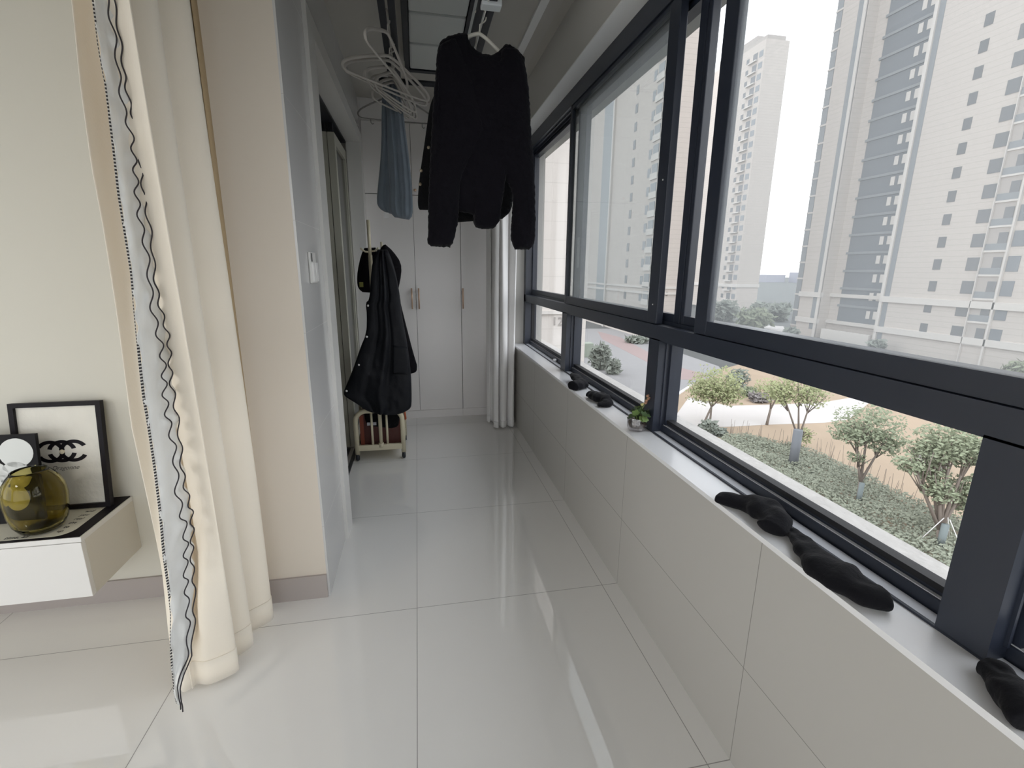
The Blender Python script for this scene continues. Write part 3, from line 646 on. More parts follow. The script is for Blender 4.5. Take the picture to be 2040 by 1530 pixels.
# coats and what hangs or lies on the rack
puffer = mat('black_nylon', (.006, .007, .010), .6, spec=.25, bump=.5, bscale=35, bdist=.006)
wool = mat('black_wool', (.006, .0055, .007), .95, spec=.1, bump=.5, bscale=90)
ca = thing('black_coat', 'long black nylon coat with white snaps hanging at the front of the rack', 'coat', (-.25, 3.32, .35))
weld(puff([(752, 497), (742, 520), (738, 560), (736, 597), (728, 603), (731, 626), (730, 664), (718, 692), (706, 728), (692, 763), (682, 785), (694, 794), (712, 804), (724, 815), (744, 822)], [(772, 497), (782, 520), (790, 550), (797, 590), (801, 630), (809, 670), (815, 710), (819, 745), (820, 780), (820, 805), (818, 814), (806, 821), (796, 824), (784, 825), (770, 826)], 3.315, .035, 90, 50, p=3, wr=.012, wf=8, folds=[(.3, -.012, .05), (.52, .014, .06), (.62, -.014, .05)], seed=21).build('shell', puffer, ca))
sn = mat('snap_white', (.7, .7, .7), .3)
for px, py in ((732, 609), (729.5, 671), (714, 727), (689, 779)):
    c = at('Y', 3.285, px, py); MB().lathe([(.0001, .004), (.006, .0035), (.0075, 0)], c + Vector((.004, 0, 0)), 12, (0, -1, 0)).build('snap_button', sn, ca)
weld(puff([(783, 688), (782, 715), (783, 745)], [(810, 692), (814, 718), (812, 746)], 3.272, .012, 16, 16, wr=.003, seed=5).build('pocket', puffer, ca))
cb = thing('black_coat', 'black woollen coat with pointed hood hanging at the back of the rack', 'coat', (-.15, 3.5, .5))
weld(puff([(764, 488), (755, 500), (750, 530), (748, 560), (752, 583)], [(768, 487), (783, 500), (799, 523), (800, 545), (793, 580)], 3.47, .07, 40, 30, wr=.006, seed=31).build('hood', wool, cb))
weld(puff([(755, 570), (752, 620), (758, 680), (770, 740), (780, 746)], [(793, 575), (797, 600), (812, 659), (822, 698), (834, 738), (819, 744)], 3.50, .06, 50, 36, p=3, wr=.008, seed=33).build('body', wool, cb))
ccap = thing('black_hat', 'black hat with a small yellow patch hooked left of the rack pole', 'hat', (-.36, 3.44, 1.2))
weld(puff([(726, 494), (719, 508), (712, 540), (711, 560), (713, 574), (722, 582)], [(748, 493), (752, 510), (750, 540), (748, 560), (746, 577), (738, 583)], 3.455, .05, 36, 26, wr=.004, seed=41).build('crown', wool, ccap))
a_, b_ = at('Y', 3.40, 715.5, 562), at('Y', 3.40, 724, 572)
MB().bevbox((a_.x, 3.402, b_.z), (b_.x, 3.412, a_.z), .002).build('patch', mat('patch_yellow', (.22, .22, .05), .7), ccap)
bag = thing('red_bag', 'dark red-brown bag standing in the base of the coat rack', 'bag', (-.3, 3.56, zb_ - .01))
mar = mat('maroon_leather', (.07, .013, .008), .5, bump=.2, bscale=50)
MB().bevbox((xl + .02, 3.42, zb_ - .009), (xr - .015, 3.70, zt_ - .03), .015).build('body', mar, bag)
MB().bevbox((xl + .022, 3.41, zb_ - .005), (xl + .05, 3.42, zt_ - .04), .003).build('side_trim', mat('brick_leather', (.22, .05, .025), .5), bag)
MB().tube([(xr - .02, 3.45, zt_ - .05), (xr + .015, 3.44, zt_ - .02), (xr + .022, 3.44, zt_ - .09), (xr - .01, 3.45, zt_ - .12)], .008, 8).build('strap', mat('orange_strap', (.42, .10, .04), .5), bag)
bb = thing('black_pouch', 'soft black pouch with pale print lying over the red bag in the rack base', 'bag', (-.27, 3.39, .2))
weld(puff([(724, 812), (726, 830), (729, 842), (735, 848)], [(797, 812), (796, 835), (793, 850), (780, 853)], 3.405, .012, 24, 24, wr=.004, seed=51).build('body', fur2, bb))
a_, b_ = at('Y', 3.388, 731, 842), at('Y', 3.388, 750, 847)
MB().box((a_.x, 3.388, b_.z), (b_.x, 3.390, a_.z)).build('print', mat('print_pale', (.45, .45, .50), .6), bb)

# ================================================================== THE WINDOW SILL
sock_m = mat('black_sock_knit', (.006, .006, .008), .95, sheen=.06, spec=.15, bump=.5, bscale=140, bdist=.003)
def sock(label, pts, seed, cuff=None):
    """pts: (px, py, height of centre line over the sill, half width, half height)"""
    C = []; Rr_ = []
    for px, py, hz, rw, rh in pts:
        z = ZS + max(hz, rh); c = at('Z', z, px, py); rw *= 1.5; rh *= 1.35; c.x = max(.822, min(c.x, .926 - min(rw, .02))); C.append(c); Rr_.append((rw, rh))
    n = 64; D = resample(smooth_poly(C, 2), n); K = resample(smooth_poly([Vector((a, b, 0)) for a, b in Rr_], 2), n)
    mb = MB(); vs = []; nn_ = 26
    for i, p in enumerate(D):
        t = (D[min(i + 1, n - 1)] - D[max(i - 1, 0)]).normalized(); sd = t.cross(Vector((0, 0, 1))); sd = sd.normalized() if sd.length > .1 else Vector((1, 0, 0)); u = sd.cross(t)
        e = min(1, (min(i, n - 1 - i) + .35) / 2.4) ** .5
        for k in range(nn_):
            a = 2 * math.pi * k / nn_; v = p + sd * math.cos(a) * K[i].x * e + u * math.sin(a) * K[i].y * e
            w = mn.noise(Vector((v.x * 24 + seed, v.y * 24, seed))) * .009 + mn.noise(Vector((k * .55, i * .09, seed * 3.1))) * .0035 - .004 * max(0, mn.noise(Vector((v.x * 60 + seed, v.y * 30, 2)))) 
            v = v + (v - p).normalized() * w; v.z = max(v.z, ZS + .0006); v.x = min(v.x, .9285); vs.append(v)
    fs = [(i * nn_ + k, i * nn_ + (k + 1) % nn_, (i + 1) * nn_ + (k + 1) % nn_, (i + 1) * nn_ + k) for i in range(n - 1) for k in range(nn_)]
    fs += [tuple(range(nn_)), tuple((n - 1) * nn_ + k for k in range(nn_))]
    mb.add(vs, fs, True); o_ = mb.build('black_sock', sock_m, sub=1); tag(o_, label, 'sock', 'black socks drying on the window sill'); return o_
sock('black sock farthest along the sill, folded below the second low pane', [(1131, 771, .012, .028, .020), (1148, 768, .014, .030, .022), (1165, 764, .016, .030, .022), (1179, 764, .018, .030, .020), (1170, 750, .034, .024, .014), (1156, 746, .036, .018, .012)], 1)
sock('black sock beside the glass flower bowl with its toe doubled under', [(1174, 785, .012, .020, .014), (1188, 789, .014, .026, .018), (1206, 795, .016, .028, .022), (1222, 796, .018, .028, .022), (1222, 801, .012, .022, .014), (1206, 806, .012, .020, .012), (1190, 806, .010, .014, .010)], 2)
sock('black sock in the middle of the sill with a long ribbed cuff', [(1428, 988, .010, .020, .010), (1450, 995, .011, .022, .011), (1475, 1002, .012, .022, .012), (1500, 1005, .016, .026, .017), (1524, 1010, .020, .030, .022), (1540, 1025, .020, .032, .024), (1543, 1042, .018, .030, .022), (1532, 1056, .014, .024, .014)], 3)
sock('long black sock stretched along the sill with its toe toward the camera', [(1565, 1049, .006, .006, .005), (1578, 1062, .012, .018, .012), (1598, 1083, .016, .028, .018), (1618, 1107, .016, .031, .018), (1640, 1130, .016, .033, .019), (1672, 1150, .016, .030, .018), (1705, 1170, .015, .027, .017), (1738, 1184, .015, .027, .018), (1768, 1190, .013, .023, .014)], 4)
sock('black sock at the right edge of the photo against the window frame', [(1966, 1328, .012, .014, .012), (1985, 1340, .016, .020, .017), (2010, 1365, .016, .024, .018), (2045, 1405, .016, .028, .02), (2085, 1450, .016, .026, .018)], 5)
cp_ = at('Z', ZS + .006, 1107.5, 720)
tag(MB().lathe([(.0001, 0), (.013, 0), (.0135, .012), (.012, .016), (.0001, .016)], (min(cp_.x, .958), cp_.y, ZS + .008), 18).build('bottle_cap', mat('cap_white', (.85, .85, .85), .35)), 'small white cap lying in the window channel near the corner', 'cap')
# crystal bowl with a small flowering plant
pc = at('Z', ZS, 1272, 856); pc.x = .883
pot = thing('potted_plant', 'small leafy plant with dried flower heads in a faceted glass bowl on the sill', 'plant', (pc.x, pc.y, ZS + .0005))
crystal = glass_mat('crystal_glass', (.90, .89, .90)); crystal.node_tree.nodes['Math.001'].inputs[2].default_value = .16
gb = MB(); n8 = 16
prof = [(.0001, 0), (.030, .0), (.036, .004), (.041, .016), (.0425, .030), (.042, .050), (.0425, .056), (.0395, .056), (.039, .048), (.038, .022), (.033, .012), (.0001, .010)]
vs = []
for i, (r, z) in enumerate(prof):
    for k in range(n8):
        a = 2 * math.pi * k / n8 + .2; rr = r * (1 + (.03 if k % 2 else -.02)) if .002 < z < .055 and i < 6 else r; vs.append((pc.x + rr * math.cos(a), pc.y + rr * math.sin(a), ZS + .001 + z))
gb.add(vs, [(i * n8 + k, i * n8 + (k + 1) % n8, (i + 1) * n8 + (k + 1) % n8, (i + 1) * n8 + k) for i in range(len(prof) - 1) for k in range(n8)])
gb.build('glass_bowl', crystal, pot)
MB().lathe([(.0001, .0125), (.031, .0135), (.0365, .024), (.037, .038), (.0001, .043)], (pc.x, pc.y, ZS + .001), 20).build('soil', mat('soil', (.11, .075, .05), .95, bump=.8, bscale=120), pot)
lf_m = [mat('leaf_green', (.13, .20, .06), .5), mat('leaf_dark', (.05, .09, .03), .5)]
stem_m = mat('stem_green', (.16, .20, .07), .6)
random.seed(5)
for i in range(30):
    a = R() * 6.283; rr = .008 + R() * .034; top = Vector((pc.x + rr * math.cos(a), pc.y + rr * math.sin(a) - .004, ZS + .058 + R() * .030)); base = Vector((pc.x + rr * .3 * math.cos(a), pc.y + rr * .3 * math.sin(a), ZS + .042))
    L = .010 + R() * .006; tilt = Vector((math.cos(a), math.sin(a), .9 + R())).normalized(); e1 = tilt.orthogonal().normalized(); e2 = tilt.cross(e1)
    P = [top] + [top + e1 * (L * math.cos(t) * (1 + .12 * math.cos(5 * t))) + e2 * (L * math.sin(t) * (1 + .12 * math.cos(5 * t))) + tilt * (.003 + .0015 * math.cos(5 * t)) for t in [k * 6.283 / 20 for k in range(20)]]
    lfo = MB().add(P, [(0, 1 + k, 1 + (k + 1) % 20) for k in range(20)], True).build('leaf', lf_m[i % 2], pot)
    MB().tube([base, (base + top) / 2 + Vector((0, 0, .004)), top], .0011, 5).build('stem', stem_m, lfo)
fl_m = mat('dried_flower', (.40, .22, .14), .8); fy_m = mat('pale_flower', (.55, .50, .22), .8)
for px, py, mm in ((1290, 789, fl_m), (1288, 798, fl_m), (1292, 794, fl_m), (1286, 803, fl_m), (1305, 806, fl_m), (1303, 812, fl_m), (1279, 806, fy_m)):
    c = at('Y', pc.y - .005, px, py)
    st = MB().tube([(pc.x + .004, pc.y, ZS + .045), ((pc.x + c.x) / 2, pc.y, (ZS + .05 + c.z) / 2), c], .0011, 5).build('flower_stem', stem_m, pot)
    MB().sphere(c, .0065, 6, (1, 1, .85)).sphere(c + Vector((.004, 0, .003)), .004, 6).build('flower_head', mm, st)


# ================================================================== OUTSIDE
ZG = -10.5
def gp(px, py, dz=0): p = at('Z', ZG, px, py); p.z = ZG + dz; return p
random.seed(11)
struct(MB().box((-60, -400, ZG - 1), (900, 1200, ZG)).build('ground', mat('far_ground', (.095, .098, .095), .95, var=.2, vscale=.15)))
asphalt = mat('asphalt', (.27, .265, .265), .9, var=.06, vscale=.6)
redlane = mat('red_lane', (.31, .235, .225), .9, var=.08, vscale=.8)
concrete = mat('pale_concrete', (.52, .49, .47), .9, var=.05, vscale=.5)
def patch(name, px, m_, h, label=None):
    o_ = MB().prism([gp(*p_, dz=0) if len(p_) == 2 else Vector((p_[0], p_[1], ZG)) for p_ in px], (0, 0, h)).build(name, m_); struct(o_, label); return o_
patch('lawn', [(1330, 797), (1372, 764), (1440, 735), (1480, 724), (1700, 722), (2100, 800), (2100, 1300), (1900, 1220), (1330, 900)], mat('dry_lawn', (.35, .27, .195), .95, var=.15, vscale=.35), .01, 'dry tan lawn below the window')
patch('road', [(1100, 655), (1240, 655), (1345, 700), (1432, 730), (1440, 742), (1375, 768), (1330, 797), (1250, 830), (1100, 790)], asphalt, .02, 'grey road running past the towers')
patch('road_lane', [(1190, 660), (1235, 672), (1345, 730), (1415, 748), (1392, 758), (1345, 756), (1290, 722), (1200, 676)], redlane, .03, 'reddish bicycle lane on the road')
patch('kerb', [(1330, 797), (1377, 767), (1379, 769), (1333, 801)], mat('kerb_white', (.72, .70, .68), .8), .12)
patch('path', [(1372, 792), (1450, 809), (1560, 806), (1640, 802), (1700, 792), (1735, 800), (1690, 836), (1640, 843), (1540, 846), (1445, 851), (1380, 850), (1345, 830)], concrete, .03, 'pale concrete path crossing the dry lawn')
patch('plaza', [(1380, 640), (1560, 650), (1700, 706), (1560, 690), (1420, 664)], concrete, .02, 'pale paved plaza before the towers')
# ---- towers
twall = tile_mat('tower_wall', (.52, .47, .43), (.46, .415, .38), .8, [('Z', ZG, .75)], .07)
tlight = mat('tower_trim', (.58, .545, .51), .7)
tshade = mat('tower_wall_shade', (.40, .365, .34), .85)  # darker copy of the tower wall with shade put into the colour
twin = mat('tower_window', (.13, .135, .145), .25)
tglass = mat('tower_glass', (.145, .16, .18), .25)
tgl2 = mat('tower_glass_grey', (.21, .225, .24), .35)
def wins(parent, y0, y1, zs, x, h=1.45, m_=twin):
    first = None
    for z in zs:
        if first is None:
            first = MB().box((x - .05, y0, z - h / 2), (x + .12, y1, z + h / 2)).build('window', m_, parent)
        else:
            c = first.copy(); COL.objects.link(c); c.location.z += z - zs[0]
FH = 3.04
t1 = thing('apartment_tower', 'wide beige apartment tower with dark glazed bays and balcony stacks filling the right pane', 'tower', (81, 62, ZG))
b = MB()
b.box((73, 30, ZG), (88, 64.0, 62)).box((73, 75.7, ZG), (88, 80.5, 62)).box((75.3, 64.0, ZG), (88, 75.7, 62)).box((74.2, 80.5, ZG), (88, 83.2, 60)).box((76, 83.2, ZG), (88, 85, 55))
b.build('wall', twall, t1)
for z in (-2.6, -7.4): MB().box((72.7, 29.9, z - .45), (73.4, 63.9, z + .45)).box((72.7, 75.6, z - .45), (73.4, 80.7, z + .45)).box((74.9, 64, z - .3), (75.5, 75.7, z + .3)).build('cornice', tlight, t1)
zs = [-6.45 + FH * k for k in range(17)]
wins(t1, 55.94, 56.98, zs, 73, 1.45); wins(t1, 51.0, 52.7, zs, 73, 1.7); wins(t1, 46.8, 48.1, zs, 73, 1.9, tglass)
f0 = None
for k in range(17):   # balconies between the window columns
    z = -7.9 + FH * k
    if f0 is None:
        f0 = MB().box((72.85, 48.4, z - .12), (73.05, 50.95, z + .12)).build('balcony', tlight, t1)
        MB().box((72.88, 48.45, z + .12), (72.97, 50.9, z + .95)).build('parapet', tgl2, f0)
        rc = MB().box((72.985, 48.45, z + .15), (73.1, 50.9, z + 2.8)).build('recess_shade', tshade, f0); MB().box((72.94, 48.7, z + .95), (73.0, 49.7, z + 2.3)).build('window', twin, f0)  # flat panel, the shade of a recess is in its colour
    else:
        c = tree_copy(f0, t1); c.location.z += FH * k
MB().box((72.7, 48.2, ZG), (73.1, 48.42, 62)).box((72.7, 50.93, ZG), (73.1, 51.02, 62)).box((72.8, 63.5, ZG), (73.1, 64.0, 62)).box((72.8, 75.7, ZG), (73.1, 76.25, 62)).build('pier', tlight, t1)
f0 = None
for k in range(17):   # glazed bay, one band a floor
    z = -7.2 + FH * k
    if f0 is None:
        f0 = MB().box((75.2, 64.0, z), (75.32, 73.6, z + 2.65)).build('glazed_bay', tglass, t1)
        MB().box((75.05, 64.0, z + 2.65), (75.3, 73.9, z + FH)).build('slab_edge', tgl2, f0); MB().box((75.15, 66, z + 1.0), (75.2, 66.7, z + 2.3)).box((75.15, 67.3, z + 1.0), (75.2, 68.0, z + 2.3)).build('bright_sash', tlight, f0)
    else: c = tree_copy(f0, t1); c.location.z += FH * k
for y0, y1, x in ((62.6, 63.4, 73), (76.3, 77.3, 73), (80.7, 81.0, 74.2), (81.9, 83.1, 74.2), (83.4, 84.7, 76)):
    MB().box((x - .06, y0, -9), (x + .1, y1, 58)).build('glazing_strip', tgl2, t1)
st = MB()
for k in range(22): st.box((74.05, 80.6, -9 + FH * k), (74.2, 83.2, -8.7 + FH * k))
st.build('strip_transom', tlight, t1)
MB().box((72.6, 64.5, ZG), (73.2, 74, -8.6)).build('entrance_canopy', tlight, t1)
t2 = thing('apartment_tower', 'distant beige tower with a plain gable seen left of the wide tower', 'tower', (104, 150, ZG))
MB().box((100, 136.5, ZG), (107.6, 168, 66)).build('wall', twall, t2)
MB().box((101, 142, 66), (107, 160, 69)).box((101, 137.5, 66), (107, 142, 67.5)).build('roof_parapet', tshade, t2)
MB().box((99.7, 136.3, -3.4), (107.8, 168.2, -2.4)).build('cornice', tlight, t2)
zs2 = [-6.3 + 3.0 * k for k in range(24)]
wins(t2, 139.6, 141.5, zs2, 100, 1.9); wins(t2, 143.2, 144.4, zs2, 100, 1.3)
wins(t2, 137.2, 138.9, zs2, 100, 1.6, tgl2)
st = MB()
for k in range(24): st.box((99.3, 139.4, -7.6 + 3.0 * k), (100, 143.0, -7.3 + 3.0 * k))
st.build('balcony_slab', tlight, t2)
t3 = thing('apartment_tower', 'beige tower block seen through the left hazy pane with the number 10', 'tower', (44, 92, ZG))
MB().box((40, 77, ZG), (46.2, 112, 75)).build('wall', twall, t3)
MB().box((39.8, 76.8, -2.6), (46.4, 112, -2.2)).box((39.8, 76.8, -1.6), (46.4, 112, -1.25)).build('cornice', tlight, t3)
zs3 = [-6.2 + 3.0 * k for k in range(24)]
wins(t3, 87.6, 88.6, zs3, 40, 1.5); wins(t3, 80.9, 82.0, zs3, 40, 1.5, tgl2)
f0 = None
for k in range(24):
    z = -7.4 + 3.0 * k
    if f0 is None:
        f0 = MB().box((39.8, 78.2, z - .12), (40.05, 80.8, z + .12)).box((39.8, 78.2, z + .12), (39.9, 80.8, z + .9)).build('balcony', tlight, t3); MB().box((39.9, 78.5, z + .3), (40.0, 80.4, z + 2.3)).build('window', tgl2, f0)
    else: c = tree_copy(f0, t3); c.location.z += 3.0 * k
MB().box((39.9, 98.5, -6), (40.1, 103.5, 72)).build('glazing_strip', tgl2, t3)
MB().box((39.6, 97.6, ZG), (40.1, 98.2, 75)).build('pier', tlight, t3)
RX = Matrix.Rotation(math.pi / 2, 3, 'X')
numm = mat('sign_grey', (.28, .25, .23), .6)
pt = at('Y', 76.9, 1326, 586); text('10', 'building_number', 1.05, (pt.x, 76.93, pt.z), RX, numm, t3, .05)
t4 = thing('apartment_tower', 'near beige gable wall with the number 12 at the far end of the window', 'tower', (4, 46, ZG))
MB().box((-12, 40, ZG), (14.6, 54, 70)).build('wall', tile_mat('gable_wall', (.58, .535, .495), (.49, .45, .415), .8, [('Z', -2.15, 1.5)], .05), t4)
MB().box((-12, 39.8, -2.35), (14.7, 40.0, -2.05)).box((-12, 39.8, 44), (14.7, 40.0, 44.4)).build('cornice', tlight, t4)
pt = at('Y', 39.9, 1111, 641); text('12', 'building_number', 1.05, (pt.x, 39.92, pt.z), RX, numm, t4, .05)
# far skyline
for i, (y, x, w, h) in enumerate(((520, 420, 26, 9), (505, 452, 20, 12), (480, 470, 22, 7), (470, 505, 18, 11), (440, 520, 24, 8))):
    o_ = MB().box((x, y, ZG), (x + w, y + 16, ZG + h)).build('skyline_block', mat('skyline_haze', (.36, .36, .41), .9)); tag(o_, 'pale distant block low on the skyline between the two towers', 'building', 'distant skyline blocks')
# ---- trees and planting
lgreen = [mat('foliage_light', (.30, .32, .165), .7, var=.25, vscale=1.5), mat('foliage_mid', (.235, .265, .17), .7, var=.25, vscale=1.5), mat('foliage_grey', (.215, .235, .20), .8, var=.2, vscale=1.5), mat('foliage_purple', (.27, .245, .235), .8, var=.2, vscale=1.5)]
bark = mat('bark', (.20, .165, .14), .9)
def leaves(mb, c, rad, n, ls, hollow=.35):
    for _ in range(n):
        while True:
            v = Vector((R() * 2 - 1, R() * 2 - 1, R() * 2 - 1))
            if hollow < v.length < 1: break
        lump = .86 + .45 * mn.noise(v * 2.6 + c * .37)
        p = c + Vector((v.x * rad[0], v.y * rad[1], v.z * rad[2])) * lump
        a = Vector((R() - .5, R() - .5, R() - .5)).normalized(); b_ = a.orthogonal().normalized(); l = ls * (.6 + .8 * R())
        mb.add([p - a * l, p + b_ * l * .45, p + a * l, p - b_ * l * .45], [(0, 1, 2, 3)])
    return mb
def make_tree(label, base, crowns, trunk_r, mi, n, ls, group='young trees on the lawn', twin_=False, fork=None, wrap=False):
    base = gp(*base)
    ax = base.x
    t = thing('tree', label, 'tree', base, group)
    cs = []
    mbc = MB()
    for px, py, rpx, rpz, off in crowns:
        d = (base - CAM).dot(FW); v = RT * ((px - 1020) / FPX) + DN * ((py - 765) / FPX) + FW
        c = CAM + v * (d + off); k = d / FPX; cs.append(c); leaves(mbc, c, (rpx * k * 1.18, rpx * k * 1.18, rpz * k * 1.18), max(90, int(n * 1.7 * min(1.3, rpx * rpz / 1000))), ls * .62, .12)
    tb = MB(); mean = sum((c for c in cs), Vector()) / len(cs)
    f = Vector(fork and base.lerp(mean, fork) or base.lerp(mean, .45))
    starts = [base] if not twin_ else [base + Vector((-.25, .1, 0)), base + Vector((.3, -.1, 0))]
    for s_ in starts: tb.tube([s_ - Vector((0, 0, .1)), s_.lerp(f, .6), f], [trunk_r, trunk_r * .85, trunk_r * .75], 8)
    for c in cs:
        tb.tube([f, f.lerp(c, .5) + Vector((0, 0, .15)), c + Vector((0, 0, .3))], [trunk_r * .7, trunk_r * .5, trunk_r * .2], 6)
        for _ in range(5):
            e = c + Vector((R() - .5, R() - .5, R() * .6 - .1)) * 1.6; tb.tube([f.lerp(c, .6), e], [trunk_r * .3, trunk_r * .1], 5)
    tb.build('trunk', bark, t); mbc.build('crown', lgreen[mi], t)
    if wrap: MB().tube([base + Vector((0, 0, .02)), base + Vector((.02, 0, 1.3))], trunk_r * 1.08, 10).build('trunk_wrap', mat('wrap_teal', (.18, .21, .21), .9), t)
    return t
make_tree('light green young tree on two thin trunks beside the red lane', (1405, 853), [(1428, 765, 46, 34, 0), (1402, 778, 34, 24, .3), (1452, 785, 28, 22, -.2)], .09, 0, 750, .19, twin_=True, fork=.55)
make_tree('pale green tree standing just behind the grey post', (1590, 905), [(1590, 772, 46, 30, 0), (1620, 790, 30, 22, .2), (1555, 782, 30, 22, 0), (1605, 868, 14, 16, 0)], .10, 0, 520, .17, fork=.3)
make_tree('slim light green tree on the far side of the pale path', (1527, 847), [(1535, 775, 30, 20, 0), (1552, 790, 22, 14, .2)], .11, 0, 420, .2, fork=.5)
make_tree('forked tree with teal-wrapped trunk in the groundcover', (1708, 1008), [(1730, 845, 58, 38, 0), (1700, 862, 36, 22, .2), (1765, 880, 36, 24, -.2), (1705, 912, 16, 10, 0)], .11, 1, 650, .15, fork=.36, wrap=True)
make_tree('dense tree with staked trunk at the right end of the low pane', (1870, 1098), [(1895, 880, 52, 36, 0), (1855, 900, 40, 26, .2), (1935, 900, 36, 32, 0), (1870, 975, 30, 22, -.2), (1920, 985, 32, 40, .2), (1810, 925, 24, 16, 0), (1850, 940, 26, 20, .3)], .13, 1, 620, .15, fork=.25, wrap=True)
stk = MB(); bse = gp(1870, 1098)
for d in ((1.0, .3), (.2, -1.0), (-.8, .5)): stk.tube([bse + Vector((d[0], d[1], 0)), bse + Vector((d[0] * .1, d[1] * .1, 1.6))], .018, 6)
tag(stk.build('tree_stakes', mat('stake_pale', (.62, .60, .58), .7)), 'three pale stakes propping the dense tree at the right', 'stakes')
# grey post
pb = gp(1578, 935); d_ = (pb - CAM).dot(FW); pt_ = CAM + (RT * ((1587 - 1020) / FPX) + DN * ((850 - 765) / FPX) + FW) * d_
tag(MB().tube([pb, Vector((pb.x, pb.y, pt_.z))], .26, 16).build('grey_post', mat('post_grey', (.155, .165, .18), .7)), 'smooth grey cylindrical post in front of the pale green tree', 'post')
# shrubs: (label, base px, crown radius px, height px, colour, n)
def shrub(label, px, py, rp, hp, mi, n=420, ls=.16, group='rounded shrubs on the lawn and by the road'):
    b0 = gp(px, py); k = (b0 - CAM).dot(FW) / FPX; c = b0 + Vector((0, 0, hp * k * .75))
    t = thing('shrub', label, 'shrub', b0, group)
    leaves(MB(), c, (rp * k, rp * k * .8, hp * k), n, ls, .2).build('foliage', lgreen[mi], t)
    MB().tube([b0, c], [.06, .03], 6).build('stem', bark, t); return t
shrub('blue-grey shrub behind the light green twin-trunk tree', 1468, 770, 26, 22, 2, 700, .2)
shrub('purplish low shrub left of the pale path', 1512, 800, 26, 11, 3, 500, .2)
shrub('green shrub behind the purplish shrub near the path', 1490, 788, 22, 11, 1, 400, .2)
shrub('purple bush behind the dense tree at the right', 1850, 935, 34, 24, 3, 900, .13)
shrub('low shrub at the foot of the twin-trunk tree', 1410, 862, 22, 16, 2, 420, .18)
shrub('low shrub right of the twin-trunk tree foot', 1432, 868, 18, 10, 2, 320, .18)
shrub('large pale shrub seen through the second low pane', 1195, 735, 24, 30, 2, 700, .42)
shrub('dark shrub right of the pale shrub in the second low pane', 1222, 745, 14, 18, 2, 400, .4)
shrub('clipped hedge clump across the road in the second low pane', 1268, 683, 26, 8, 2, 500, .5)
shrub('big soft green bush before the distant tower', 1500, 655, 40, 26, 1, 900, .7, 'bushes under the towers')
shrub('grey-green bush low against the distant tower', 1440, 640, 34, 26, 2, 800, .7, 'bushes under the towers')
shrub('dark bush under the number 10 wall', 1335, 628, 20, 16, 2, 500, .7, 'bushes under the towers')
shrub('bush at the foot of the wide tower near its entrance', 1745, 700, 20, 14, 2, 500, .4, 'bushes under the towers')
shrub('bush at the foot of the wide tower at the right edge', 2030, 748, 30, 18, 1, 600, .35, 'bushes under the towers')
shrub('bush at the left corner of the wide tower', 1575, 672, 16, 12, 2, 400, .5, 'bushes under the towers')
for px, py, rp, hp_ in ((1515, 632, 26, 18), (1545, 640, 24, 20), (1400, 600, 16, 12), (1560, 625, 14, 12)):
    shrub('soft grey-green distant tree mass in the gap between the towers', px, py, rp, hp_, 2, 420, 1.1, 'distant tree masses between the towers')
eb = gp(1172, 712); k = (eb - CAM).dot(FW) / FPX
tag(MB().bevbox((eb.x - 12 * k, eb.y, ZG), (eb.x + 10 * k, eb.y + 1.5, ZG + 28 * k), .05).build('utility_cabinet', mat('utility_green', (.30, .34, .28), .6)), 'grey-green utility cabinet beside the pale shrub', 'cabinet')
# groundcover: leafy strip along the building
hp = [(1432, 884), (1445, 874), (1500, 877), (1570, 893), (1650, 918), (1700, 948), (1800, 998), (1905, 1045), (1960, 1080), (1960, 1260), (1880, 1175), (1700, 1075), (1560, 985)]
HP = [gp(*p_) for p_ in hp]
def inside(x, y):
    c = False
    for i in range(len(HP)):
        a, b_ = HP[i], HP[i - 1]
        if (a.y > y) != (b_.y > y) and x < (b_.x - a.x) * (y - a.y) / (b_.y - a.y) + a.x: c = not c
    return c
gcm = MB(); x0, x1 = min(p.x for p in HP), max(p.x for p in HP); y0, y1 = min(p.y for p in HP), max(p.y for p in HP); cnt = 0
while cnt < 24000:
    x, y = x0 + R() * (x1 - x0), y0 + R() * (y1 - y0)
    if not inside(x, y): continue
    z = ZG + .1 + R() * .45 + .25 * mn.noise(Vector((x * .6, y * .6, 0)))
    a = Vector((R() - .5, R() - .5, .5 * (R() - .5))).normalized(); b_ = a.orthogonal().normalized(); l = .05 + .06 * R(); p = Vector((x, y, z))
    gcm.add([p - a * l, p + b_ * l * .45, p + a * l, p - b_ * l * .5], [(0, 1, 2, 3)]); cnt += 1
tag(gcm.build('groundcover', mat('groundcover_green', (.235, .25, .19), .8, var=.35, vscale=1.2)), 'low grey-green groundcover planting along the building', 'groundcover', kind='stuff')
tw = MB()
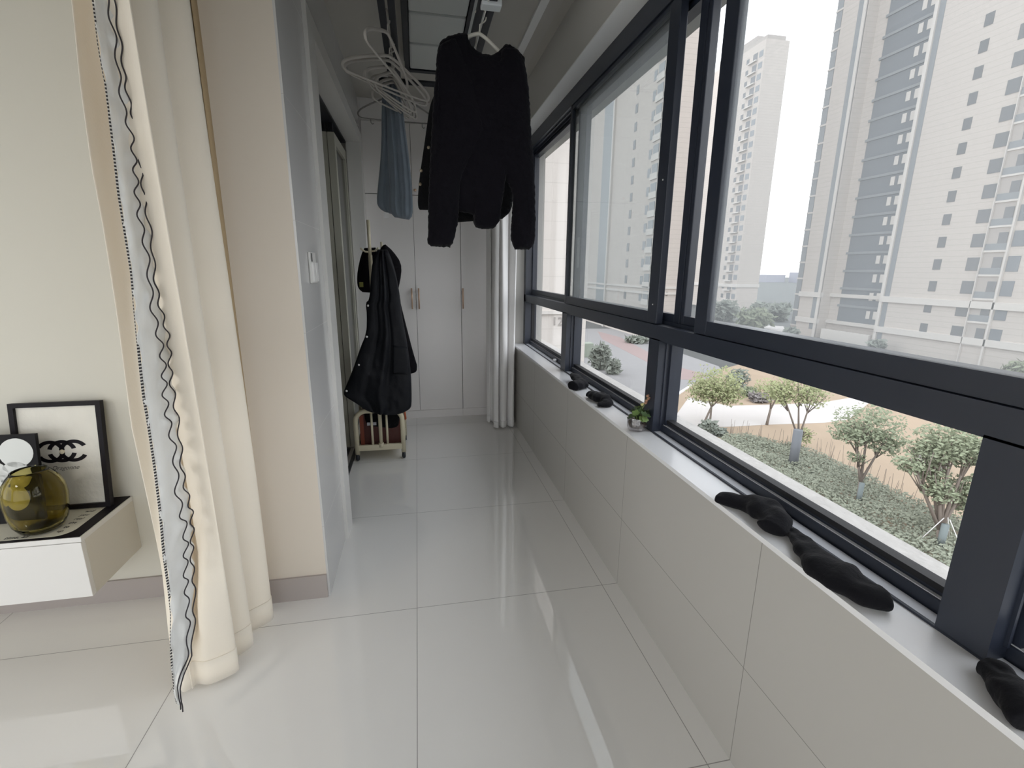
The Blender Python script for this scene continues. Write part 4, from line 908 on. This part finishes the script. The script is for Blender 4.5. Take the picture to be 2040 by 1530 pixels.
for _ in range(90):
    i = random.choice(range(1, 8)); p = HP[i].lerp(HP[i + 1], R()) + Vector((R() * 1.2 - .8, R() - .5, 0)); tw.tube([p, p + Vector((R() * .3 - .15, R() * .3 - .15, .7 + R() * .9))], .012, 4)
tag(tw.build('bare_twigs', bark), 'thin bare brown twigs along the groundcover edge', 'twigs', kind='stuff')

# ================================================================== LIGHT
lamp = thing('fill_ceiling_lamp', 'added round ceiling lamp behind the camera brightening the left side', 'lamp', (-3.0, -.9, 2.60))  # unseen lamp added to brighten the left wall and floor
glow = bpy.data.materials.new('fill_lamp_diffuser'); glow.use_nodes = True; gb_ = glow.node_tree.nodes['Principled BSDF']; gb_.inputs['Emission Color'].default_value = (1, .95, .86, 1); gb_.inputs['Emission Strength'].default_value = 8
MB().lathe([(.0001, 0), (.25, .0), (.29, .02), (.30, .05), (.0001, .05)], (-3.0, -.9, 2.60), 32).build('diffuser', glow, lamp)
MB().lathe([(.0001, .05), (.31, .05), (.31, .09), (.0001, .09)], (-3.0, -.9, 2.60), 32).build('base', white_m, lamp)

w = bpy.data.worlds.new('sky'); sc.world = w; w.use_nodes = True; nt = w.node_tree; bg = nt.nodes['Background']
tc = nt.nodes.new('ShaderNodeTexCoord'); sx = nt.nodes.new('ShaderNodeSeparateXYZ'); nt.links.new(tc.outputs['Generated'], sx.inputs[0])
cr = nt.nodes.new('ShaderNodeValToRGB'); nt.links.new(sx.outputs['Z'], cr.inputs[0])
cr.color_ramp.elements[0].position = 0; cr.color_ramp.elements[0].color = (.96, .96, .97, 1); cr.color_ramp.elements[1].position = .6; cr.color_ramp.elements[1].color = (.90, .94, 1.0, 1)
nt.links.new(cr.outputs[0], bg.inputs[0]); bg.inputs[1].default_value = .9
vs_ = sc.view_settings; vs_.view_transform = 'Standard'; vs_.look = 'None'; vs_.gamma = 1; vs_.use_curve_mapping = False; vs_.exposure = 1.78
sc.cycles.max_bounces = 14; sc.cycles.diffuse_bounces = 8; sc.cycles.glossy_bounces = 4; sc.cycles.transmission_bounces = 10; sc.cycles.transparent_max_bounces = 24
sc.cycles.sample_clamp_indirect = 8; sc.cycles.caustics_reflective = False; sc.cycles.caustics_refractive = False
